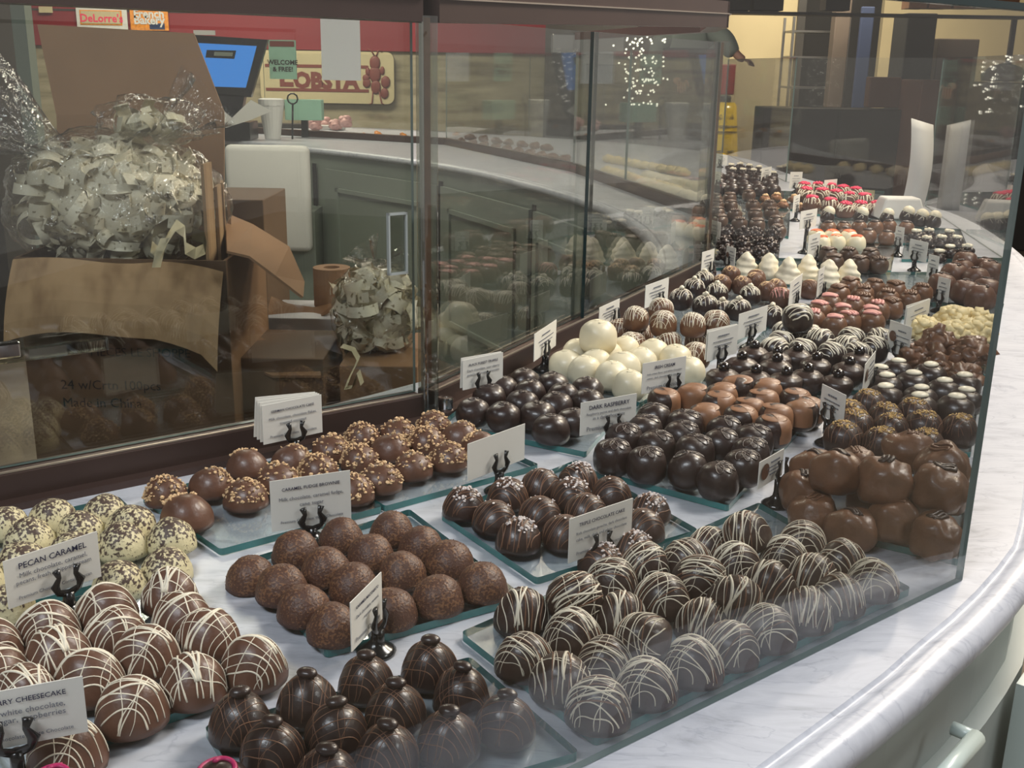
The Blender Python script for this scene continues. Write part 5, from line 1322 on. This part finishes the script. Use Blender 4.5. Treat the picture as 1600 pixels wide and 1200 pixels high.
q = rr_(360, 190); link('base', boxmesh((q.x - .10, -.05, .001), (q.x + .12, .16, max(.03, q.z)), M['blackgl'], .004), reg)
for k, (pts, lab) in enumerate((([(338, 163), (362, 184), (345, 200), (340, 200)], 'folded white receipt left under the register screen'), ([(392, 156), (424, 174), (390, 188), (352, 200), (356, 190)], 'curled white receipt right of the register stand'))):
    o = link('receipt', prism([pt(x, y, 6.20) for x, y in pts], (0, .004, .0), M['paper'])); tag(o, lab, 'receipt')
# cup, mint card, paperwork, confection plates
q = pt(425, 187, 6.5); bm = NB(); lathe(bm, [(0, 0), (.045, 0), (.072, .19), (.075, .19), (.075, .225), (.06, .23), (0, .23)], 20)
tag(link('paper_cup', mesh_of(bm, M['paper'], smooth=False), None, (q.x, 6.5, TOP + .001)), 'white tall cup right of the register', 'cup')
q = pt(470, 160, 6.6); t = thing('mint_box', 'pale mint box on a stand right of the white cup', 'box', (q.x, 6.7, TOP + .001))
link('box_body', boxmesh((-.11, -.04, .10), (.11, .05, .22), M['mint'], .004), t); link('foot', boxmesh((-.02, -.01, 0), (.02, .02, .10), M['blackgl']), t)
tag(link('scissors_hook', (lambda bm: (tube(bm, [(0, 0, 0), (.01, 0, .20)], .006), tube(bm, [(.01 + .03 * math.cos(a * .63), 0, .23 + .03 * math.sin(a * .63)) for a in range(11)], .005), mesh_of(bm, M['blackgl']))[-1])(NB()), None, (pt(455, 170, 6.5).x, 6.5, TOP + .001)), 'black ring-topped metal stand beside the mint box', 'stand')
def tray_of(px_, py_, w__, d__, m, lab, nm='confection_tray', cat='tray', h=.03):
    q = at(px_, py_); o = link(nm, boxmesh((-w__ / 2, -d__ / 2, 0), (w__ / 2, d__ / 2, h), m, .004), None, (q.x, q.y, TOP + .001)); tag(o, lab, cat)
tray_of(440, 200, .34, .10, M['shade'], 'dark low tray on the counter right of the register')
tray_of(520, 203, .16, .08, M['paper'], 'white paper packet on the far counter', 'paper_packet', 'packet')
q = at(508, 206); 
for i, (x, y) in enumerate(((492, 196), (508, 194), (524, 196), (540, 199))):
    q = at(x, y + 8); tag(link('pink_confection', lumps(M['pinkfood'], 6, .05, .09, i, .025), None, (q.x, q.y, TOP + .032 if i == 3 else TOP + .001)), ['leftmost', 'second from left', 'third from left', 'rightmost'][i] + ' pink lumpy sweet across the aisle behind the register', 'sweet', 'pink sweets across the aisle')

# ------------------------------------------------------------ far wall with sign
YW = 9.3
wl, wr_ = pt(-200, 100, YW), pt(851, 100, YW)
zs = pt(600, 80, YW).z
struct('wall_back', boxmesh((wl.x, YW, 0), (wr_.x, YW + .15, zs), M['stone']))
struct('trim_1', boxmesh((wl.x, YW - .03, zs), (wr_.x, YW + .12, zs + .62), M['rwall']))
struct('trim_2', boxmesh((wl.x, YW - .034, zs + .27), (wr_.x, YW - .03, zs + .285), M['shade']))
s0, s1 = pt(404, 78, YW - .06), pt(616, 163, YW - .06)
sg = thing('lobster_sign', 'cream rounded wooden sign with brown lobster on the stone wall', 'sign', ((s0.x + s1.x) / 2, YW - .05, (s0.z + s1.z) / 2))
sw, shh = (s1.x - s0.x) / 2, (s0.z - s1.z) / 2
bm = NB(); box(bm, (-sw, 0, -shh), (sw, .04, shh)); bmesh.ops.bevel(bm, geom=[e for e in bm.edges if abs(e.verts[0].co.y - e.verts[1].co.y) > .01], offset=.06, segments=5, affect='EDGES', profile=.5)
link('board', mesh_of(bm, M['signc'], smooth=False), sg)
for zz in (.42, -.50): link('stripe', boxmesh((-sw * .92, -.004, shh * zz - .012), (sw * .62, -.001, shh * zz + .012), M['signr']), sg)
link('lettering', text_mesh('L', .24, M['signr'], bold=.008), sg, (-sw * .62, -.003, -.0), (PI / 2, 0, 0))
link('lettering', text_mesh('OBSTA', .17, M['signr'], bold=.010), sg, (-sw * .02, -.003, -shh * .16), (PI / 2, 0, 0))
bm = NB(); lx = sw * .72     # lobster figure
for (x, z, a, b) in ((0, .12, .045, .06), (0, .03, .05, .07), (.005, -.07, .042, .06), (-.07, -.04, .035, .04), (.085, -.03, .04, .05), (-.06, .05, .02, .035), (.06, .06, .02, .035), (.075, -.12, .035, .045), (-.075, -.0, .03, .03)):
    bmesh.ops.create_icosphere(bm, subdivisions=2, radius=1, matrix=Matrix.Translation((lx + x, -.006, z)) @ Matrix.Diagonal((a, .01, b, 1)))
for pts in ([(lx, .17), (lx - .03, .22), (lx - .06, .23)], [(lx + .01, .17), (lx + .03, .22), (lx + .06, .21)], [(lx - .02, -.1), (lx - .03, -.2), (lx - .05, -.21)], [(lx + .03, -.1), (lx + .05, -.2), (lx + .07, -.21)]):
    tube(bm, [(x, -.006, z) for x, z in pts], .006, 5)
link('lobster_figure', mesh_of(bm, M['signr']), sg)
# banners on the red band
def flat(nm, x0, y0, x1, y1, Y, m, lab, cat, th_=.01):
    a, b = pt(x0, y0, Y), pt(x1, y1, Y); t_ = thing(nm, lab, cat, ((a.x + b.x) / 2, Y, (a.z + b.z) / 2)); W_, H2 = abs(b.x - a.x) / 2, abs(a.z - b.z) / 2
    link('panel', boxmesh((-W_, 0, -H2), (W_, th_, H2), m), t_); return t_, W_, H2
t, W_, H2 = flat('banner', 118, 12, 200, 46, YW - .06, M['paper'], 'white banner with orange framed lettering at top left on the red band', 'banner')
link('frame', boxmesh((-W_ * .86, -.004, -H2 * .62), (W_ * .80, -.001, H2 * .8), M['orangefood']), t); link('plate', boxmesh((-W_ * .80, -.008, -H2 * .5), (W_ * .74, -.005, H2 * .7), M['signc']), t)
link('lettering', text_mesh("DeLorre's", .085, M['red'], bold=.002), t, (0, -.01, 0), (PI / 2, 0, 0))
t, W_, H2 = flat('banner', 202, 12, 264, 48, YW - .06, M['orangefood'], 'red and orange food banner reading French Bakery at top left', 'banner')
link('lettering', text_mesh('French', .09, M['paper'], bold=.003), t, (.0, -.004, H2 * .45), (PI / 2, 0, 0)); link('lettering', text_mesh('Bakery', .09, M['paper'], bold=.003), t, (0, -.004, -.01), (PI / 2, 0, 0)); link('blue_patch', boxmesh((0, -.003, -H2 * .9), (W_ * .8, -.001, -H2 * .35), M['blue']), t)
flat('wall_label', 60, 10, 82, 20, YW - .06, M['signc'], 'small cream label on the red band at far left', 'label')
flat('wall_notice', 302, 47, 336, 55, 6.3, M['paper'], 'small white paper strip above the register screen', 'label')
flat('hanging_paper', 500, 20, 564, 126, 6.9, M['paperb'], 'white paper sheet hanging in front of the lobster sign', 'paper')
t, W_, H2 = flat('tip_sign', 419, 62, 464, 124, 6.8, M['mint'], 'small framed notice left of the lobster lettering, red header', 'sign')
link('header', boxmesh((-W_ * .9, -.003, H2 * .66), (W_ * .9, -.001, H2 * .94), M['signr']), t); link('lettering', text_mesh('WELCOME', .038, M['shade'], bold=.001), t, (0, -.004, -H2 * .15), (PI / 2, 0, 0)); link('lettering', text_mesh('& FREE!', .038, M['shade'], bold=.001), t, (0, -.004, -H2 * .5), (PI / 2, 0, 0))
# counter for the wall side: back worktop strip
struct('floor', boxmesh((-9, -4, -.05), (9, 18, 0), M['floor']))
struct('ceiling', boxmesh((-9, -4, 3.3), (9, 18, 3.4), M['ceil']))
for k, (x, y, lab) in enumerate(((1.5, 1.9, 'over the near display case'), (-.9, -.6, 'above and behind the viewer'), (2.6, 0, 'added over the customer side to light the cabinet front'), (.9, 3.2, 'over the far half of the case'), (-1.2, 4.4, 'over the aisle'), (2.6, 10.5, 'added to light the cream wall and floor sign'), (-2.2, 8.0, 'over the register'))):  # customer-side and cream-wall fixtures only go with the added fill lights
    t = thing('ceiling_or_added_lamp', 'square warm ceiling lamp ' + lab, 'lamp', (x, y, 3.3)); link('frame', boxmesh((-.32, -.32, -.06), (.32, .32, -.0005), M['steel']), t); link('diffuser', boxmesh((-.28, -.28, -.065), (.28, .28, -.06), M['lampm']), t)
# aisle backdrop: dark doorway post at far left
flat('door_frame_post', 30, -60, 60, 420, 3.3, M['sage'], 'pale sage vertical post at far left behind the glass', 'post', .05)
flat('dark_cabinet', -120, -60, 30, 560, 3.35, M['shade'], 'dark brown cabinet side at the far left edge', 'cabinet', .3)
# ------------------------------------------------------------ right background
YC = 13.0
def wallp(nm, x0, x1, y0, y1, Y, m, th_=.1):
    a, b = pt(x0, 104, Y), pt(x1, 104, Y); a.z, b.z = pt(x0, y0, Y).z, pt(x0, y1, Y).z; z0_ = max(0, min(a.z, b.z)); struct(nm, boxmesh((a.x, Y, z0_), (b.x, Y + th_, max(a.z, b.z)), m))
wallp('wall_right', 1100, 1242, -120, 900, YC, M['cream'])
wallp('wall_far', 1372, 1760, -120, 900, YC, M['cream'])
wallp('wall_recess', 1200, 1420, -120, 900, YC + 2, M['shade'])
wallp('wall_mid', 840, 1124, -120, 900, YC - .4, M['shade'])
wallp('trim_3', 1240, 1252, -60, 900, YC - .05, M['shade']); 
# equipment in the recess
rk = thing('metal_rack', 'dark steel rack with trays in the doorway beyond the case', 'rack', (pt(1278, 100, 11.5).x, 11.5, 0))
for x in (-.28, .28):
    for y in (0, .4): link('upright', boxmesh((x - .012, y - .012, 0), (x + .012, y + .012, 1.9), M['steel']), rk)
for z in (.3, .6, .9, 1.2, 1.5, 1.75): link('shelf', boxmesh((-.28, 0, z), (.28, .4, z + .02), M['steel']), rk)
def slabthing(nm, x0, y0, x1, y1, Y, m, lab, cat, dep, bev=.01):
    a, b = pt(x0, 104, Y), pt(x1, 104, Y); a.z, b.z = pt(x0, y0, Y).z, pt(x0, y1, Y).z; z0_ = max(0.0, min(a.z, b.z)); z1_ = max(a.z, b.z)
    o = link(nm, boxmesh((-abs(b.x - a.x) / 2, 0, 0), (abs(b.x - a.x) / 2, dep, z1_ - z0_), m, bev), None, ((a.x + b.x) / 2, Y, z0_)); return tag(o, lab, cat)
slabthing('dark_column', 1298, -40, 1322, 900, 11.2, M['greybrown'], 'grey brown column in the doorway beyond the case', 'column', .15)
slabthing('blue_curtain', 1338, 10, 1358, 900, 11.0, M['blue'], 'blue cloth curtain hanging in the dark doorway', 'curtain', .05)
slabthing('upright_freezer', 1410, 20, 1456, 900, 10.6, M['gap'], 'tall dark cabinet right of the blue cloth', 'cabinet', .4)
slabthing('glass_case', 1462, 60, 1526, 900, 10.8, M['greybrown'], 'grey steel cabinet before the cream wall', 'cabinet', .4)
slabthing('brown_counter', 1444, 125, 1510, 900, 9.0, M['brownred'], 'reddish brown counter block behind the paper strip', 'counter', .5)
slabthing('dark_counter', 1200, 168, 1438, 900, 9.4, M['shade'], 'low dark counter behind the end pane', 'counter', .4)
slabthing('grey_counter', 1516, 128, 1680, 900, 8.8, M['shade'], 'dark counter at the right edge beyond the case', 'counter', .5)
q = pt(1585, 128, 8.85); bm = NB(); lathe(bm, [(0, 0), (.17, 0), (.18, .05), (.12, .11), (.03, .14), (0, .15)], 24); tag(link('serving_cloche', mesh_of(bm, M['shade']), None, (q.x, 9.05, q.z + .001)), 'dark domed lid on the counter at top right edge', 'lid')
slabthing('brown_chair', 1362, 120, 1412, 168, 9.5, M['brownred'], 'brown padded block on the low dark counter', 'stool', .12)
# pillow of pale panel in the doorway
# red bin and floor sign
t = slabthing('red_box', 1122, 100, 1150, 148, 11.7, M['redbox'], 'red wall box above the yellow floor sign', 'box', .2)
slabthing('box_post', 1126, 149, 1146, 900, 11.7, M['shade'], 'dark post carrying the red box', 'post', .1)
Yf = 11.2
a, b = pt(1116, 160, Yf), pt(1154, 160, Yf); zt = pt(1135, 160, Yf).z; cxs = (a.x + b.x) / 2; hw_ = (b.x - a.x) / 2
fs = thing('wet_floor_sign', 'yellow caution wet floor sign beyond the right clear post', 'sign', (cxs, Yf, 0))
for sgn, nm in ((-1, 'front_board'), (1, 'rear_board')):
    link(nm, prism([(-hw_ * 1.3, sgn * .22, .0), (hw_ * 1.3, sgn * .22, .0), (hw_ * .82, sgn * .02, zt - .03), (hw_ * .66, sgn * .02, zt), (-hw_ * .66, sgn * .02, zt), (-hw_ * .82, sgn * .02, zt - .03)], (0, .012 * -sgn, 0), M['yellow']), fs)
tilt_ = math.atan2(.20, zt)
for x_ in (-.055, .055):
    for s_, z_, k in (('CAUTION', zt * .78, .026), ('WET', zt * .55, .032), ('FLOOR', zt * .50, .028), ('CUIDADO', zt * .73, .024)):
        yy = -.22 + .20 * z_ / zt - .004; link('lettering', text_mesh(s_, k, M['ink'], bold=.0012), fs, (x_, yy, z_), (PI / 2 - tilt_, 0, 0))
    z_ = zt * .87; bm = NB(); tube(bm, [(.022 * math.cos(a), 0, .022 * math.sin(a)) for a in (PI / 2, PI * 7 / 6, PI * 11 / 6, PI / 2)], .003, 5); link('warning_triangle', mesh_of(bm, M['ink']), fs, (x_, -.22 + .20 * z_ / zt - .006, z_))
# cartons on a shelf high up, above the case edge
for i, (x0, x1) in enumerate(((1082, 1128), (1134, 1172), (1178, 1224), (1290, 1328), (1420, 1448), (1452, 1486), (1490, 1520), (1524, 1556), (1558, 1592))):
    a, b = pt(x0, 13, 10.0), pt(x1, 13, 10.0)
    o = link('shelf_carton', boxmesh((-(b.x - a.x) / 2, 0, 0), ((b.x - a.x) / 2, .2, .26), M['tan'] if i > 3 else M['shade'], .003), None, ((a.x + b.x) / 2, 10.0, pt(x0, 16 if i < 4 else 13, 10.0).z + .0)); tag(o, ['leftmost', 'second', 'third', 'fourth', 'fifth', 'sixth', 'seventh', 'eighth', 'rightmost'][i] + ' carton from left on the shelf above the case', 'box', 'cartons on the high shelf')
a, b = pt(1060, 14, 10.0), pt(1610, 14, 10.0); sh = thing('high_shelf', 'dark high shelf carrying cartons above the case edge', 'shelf', (0, 10.0, 0))
zsh = pt(1320, 16, 10.0).z
link('board', boxmesh((a.x, -.02, zsh - .045), (b.x, .24, zsh - .022), M['shade']), sh)
for x in (a.x + .03, b.x - .03): link('upright', boxmesh((x - .02, .2, 0), (x + .02, .24, zsh - .045), M['shade']), sh)
# dark appliance wall left of the person, counter with bright lights string
slabthing('dark_appliance', 852, 85, 912, 900, 9.2, M['shade'], 'tall dark appliance right of the stone wall', 'appliance', .5)
slabthing('espresso_machine', 862, 52, 975, 84, 9.25, M['steel'], 'steel machine on top of the dark appliance', 'machine', .35)
slabthing('glossy_cabinet', 915, 100, 985, 900, 9.6, M['blackgl'], 'glossy black cabinet behind the dark glass edge', 'cabinet', .4)
lt = thing('string_lights', 'cluster of tiny warm string lights hanging beyond the doors', 'lights', (pt(1000, 60, 8.6).x, 8.6, 0)); random.seed(5); bm = NB()
M['bulb'] = mat('warm_bulb', (1, 1, 1), emit=(1, .92, .75), estr=4)
cxl = pt(1000, 60, 8.6).x
for i in range(130):
    x_, y_ = random.gauss(1000, 17), random.uniform(60, 165) if i > 14 else random.uniform(30, 70); q = pt(x_, y_, 8.6 + random.uniform(-.05, .05)); bmesh.ops.create_icosphere(bm, subdivisions=1, radius=.009, matrix=Matrix.Translation((q.x - cxl, q.y - 8.6, q.z)))
bl_ = link('bulbs', mesh_of(bm, M['bulb']), lt); bl_['kind'] = 'stuff'
bm = NB(); q0, q1 = pt(1000, -60, 8.6), pt(1000, 165, 8.6); tube(bm, [(.0, .06, 0.0), (.0, .06, q0.z)], .015, 6); link('branch', mesh_of(bm, M['shade']), lt)

# ------------------------------------------------------------ person beyond the posts: grey-green jacket, arm reaching right
YP = 9.3; PS = 1.07
sp = pt(1075, 60, YP)      # shoulder centre
per = thing('person', 'person in grey-green jacket and dark trousers reaching out with one arm', 'person', (sp.x, YP, 0))
def skinmesh(nm, pts, edges, rads, m, par, sub=2, root=0):
    me = bpy.data.meshes.new(nm); me.from_pydata(pts, edges, []); me.materials.append(m); o = link(nm, me, par)
    o.modifiers.new('skin', 'SKIN'); sv = me.skin_vertices[0].data if me.skin_vertices else None
    if sv:
        for i, r_ in enumerate(rads): sv[i].radius = (r_, r_) if not isinstance(r_, tuple) else r_
        sv[root].use_root = True
    md = o.modifiers.new('sub', 'SUBSURF'); md.levels = sub; md.render_levels = sub
    bpy.context.view_layer.update(); dg = bpy.context.evaluated_depsgraph_get(); me2 = bpy.data.meshes.new_from_object(o.evaluated_get(dg)); o.modifiers.clear(); o.data = me2
    for p_ in me2.polygons: p_.use_smooth = True
    return o
SHZ = 1.56
hand = pt(1164, 94, YP - .1); hx, hz = (hand.x - sp.x) / PS, hand.z / PS; per.scale = (PS,) * 3
elx, elz = hx * .52, SHZ - .04
J = [(0, 0, .98), (0, 0, 1.18), (0, 0, 1.40), (0, 0, 1.55), (0, -.01, 1.63), (-.20, 0, SHZ - .04), (-.25, -.02, 1.27), (-.10, -.17, 1.20), (.19, 0, SHZ - .03), (elx + .05, -.04, elz), (hx - .05, -.1, hz + .02), (hx, -.11, hz),
     (-.10, 0, .92), (-.11, -.01, .52), (-.11, .02, .09), (-.11, -.10, .045), (.10, 0, .92), (.11, -.01, .52), (.11, .02, .09), (.11, -.10, .045), (-.06, -.20, 1.20)]
E_ = [(0, 1), (1, 2), (2, 3), (3, 4), (3, 5), (5, 6), (6, 7), (7, 20), (3, 8), (8, 9), (9, 10), (10, 11), (0, 12), (12, 13), (13, 14), (14, 15), (0, 16), (16, 17), (17, 18), (18, 19)]
rad_ = [(.13, .10), (.12, .09), (.14, .09), (.07, .06), (.055, .055), .05, .04, .034, .05, .042, .034, .03, .09, .062, .045, .035, .09, .062, .045, .035, .03]
skinmesh('body', J, E_, rad_, M['skin'], per)
# head with face and hair
bm = NB(); bmesh.ops.create_uvsphere(bm, u_segments=28, v_segments=20, radius=1)
for v_ in bm.verts:
    d = v_.co.copy(); x, y, z = d.x * .076, d.y * .098, d.z * .120
    if z < 0: x *= 1 - .25 * (-d.z) ** 1.5
    if y < 0 and abs(d.x) < .22 and -.35 < d.z < .1: y -= .018 * (1 - abs(d.x) / .22) * (1 - abs(d.z + .12) / .25) if abs(d.z + .12) < .25 else 0
    v_.co = Vector((x, y, z))
hd = link('head', mesh_of(bm, M['skin']), per, (0, -.015, 1.76))
bm = NB(); bmesh.ops.create_uvsphere(bm, u_segments=24, v_segments=14, radius=1, matrix=Matrix.Translation((0, .016, .018)) @ Matrix.Diagonal((.084, .098, .118, 1)))
for v_ in list(bm.verts):
    if v_.co.y < -.045 and v_.co.z < .07: bm.verts.remove(v_)
link('hair', mesh_of(bm, M['hair']), hd)
for s_ in (-1, 1):
    link('eye', ball_mesh(.011, 1, M['paper'], .008, (s_ * .03, -.088)), hd); link('ear', ball_mesh(.022, 1.4, M['skin'], -.005, (s_ * .076, 0), oval=.45), hd)
link('mouth', ball_mesh(.02, .25, M['pink'], -.055, (0, -.083)), hd)
# jacket and trousers
Jj = [(0, 0, .96), (0, 0, 1.18), (0, 0, 1.40), (0, 0, 1.54), (-.20, 0, SHZ - .04), (-.255, -.02, 1.27), (-.12, -.16, 1.20), (.20, 0, SHZ - .03), (elx + .05, -.04, elz), (hx - .085, -.09, hz + .025)]
skinmesh('jacket', Jj, [(0, 1), (1, 2), (2, 3), (3, 4), (4, 5), (5, 6), (3, 7), (7, 8), (8, 9)], [(.185, .145), (.175, .135), (.21, .145), (.11, .09), .092, .075, .058, .10, .088, .062], M['jacket'], per)
skinmesh('trousers', [(0, 0, 1.0), (-.10, 0, .90), (-.11, -.01, .52), (-.11, .02, .12), (.10, 0, .90), (.11, -.01, .52), (.11, .02, .12)], [(0, 1), (1, 2), (2, 3), (0, 4), (4, 5), (5, 6)], [(.17, .135), .11, .085, .07, .11, .085, .07], M['darkcloth'], per)
link('dark_apron', (lambda bm: (box(bm, (-.21, -.19, .50), (.20, -.155, 1.44)), bmesh.ops.bevel(bm, geom=bm.edges[:], offset=.015, segments=3, affect='EDGES', profile=.5), mesh_of(bm, M['darkcloth']))[-1])(NB()), per)
for nm, (ox, oy, oz), dirx in (('finger', (hx, -.11, hz), 1), ('finger', (-.06, -.215, 1.195), 0)):
    for k in range(5):
        L_ = [.056, .064, .060, .050, .042][k]; bm = NB()
        if dirx:
            a = Vector((ox + .004, oy - .028 + .017 * k, oz)) if k < 4 else Vector((ox - .005, oy - .03, oz)); dv = Vector((1, 0, -.25)) if k < 4 else Vector((.6, -.7, -.2))
        else:
            a = Vector((ox - .028 + .017 * k, oy - .01, oz)) if k < 4 else Vector((ox + .03, oy, oz + .01)); dv = Vector((0, -.5, -.85)) if k < 4 else Vector((.5, -.6, -.4))
        tube(bm, [a, a + dv * L_ * .45, a + dv * L_ * .8 + Vector((0, 0, -.012)), a + dv * L_ * .95 + Vector((0, 0, -.03))], [.0095, .009, .008, .006], 8); link('thumb' if k == 4 else nm, mesh_of(bm, M['skin']), per)
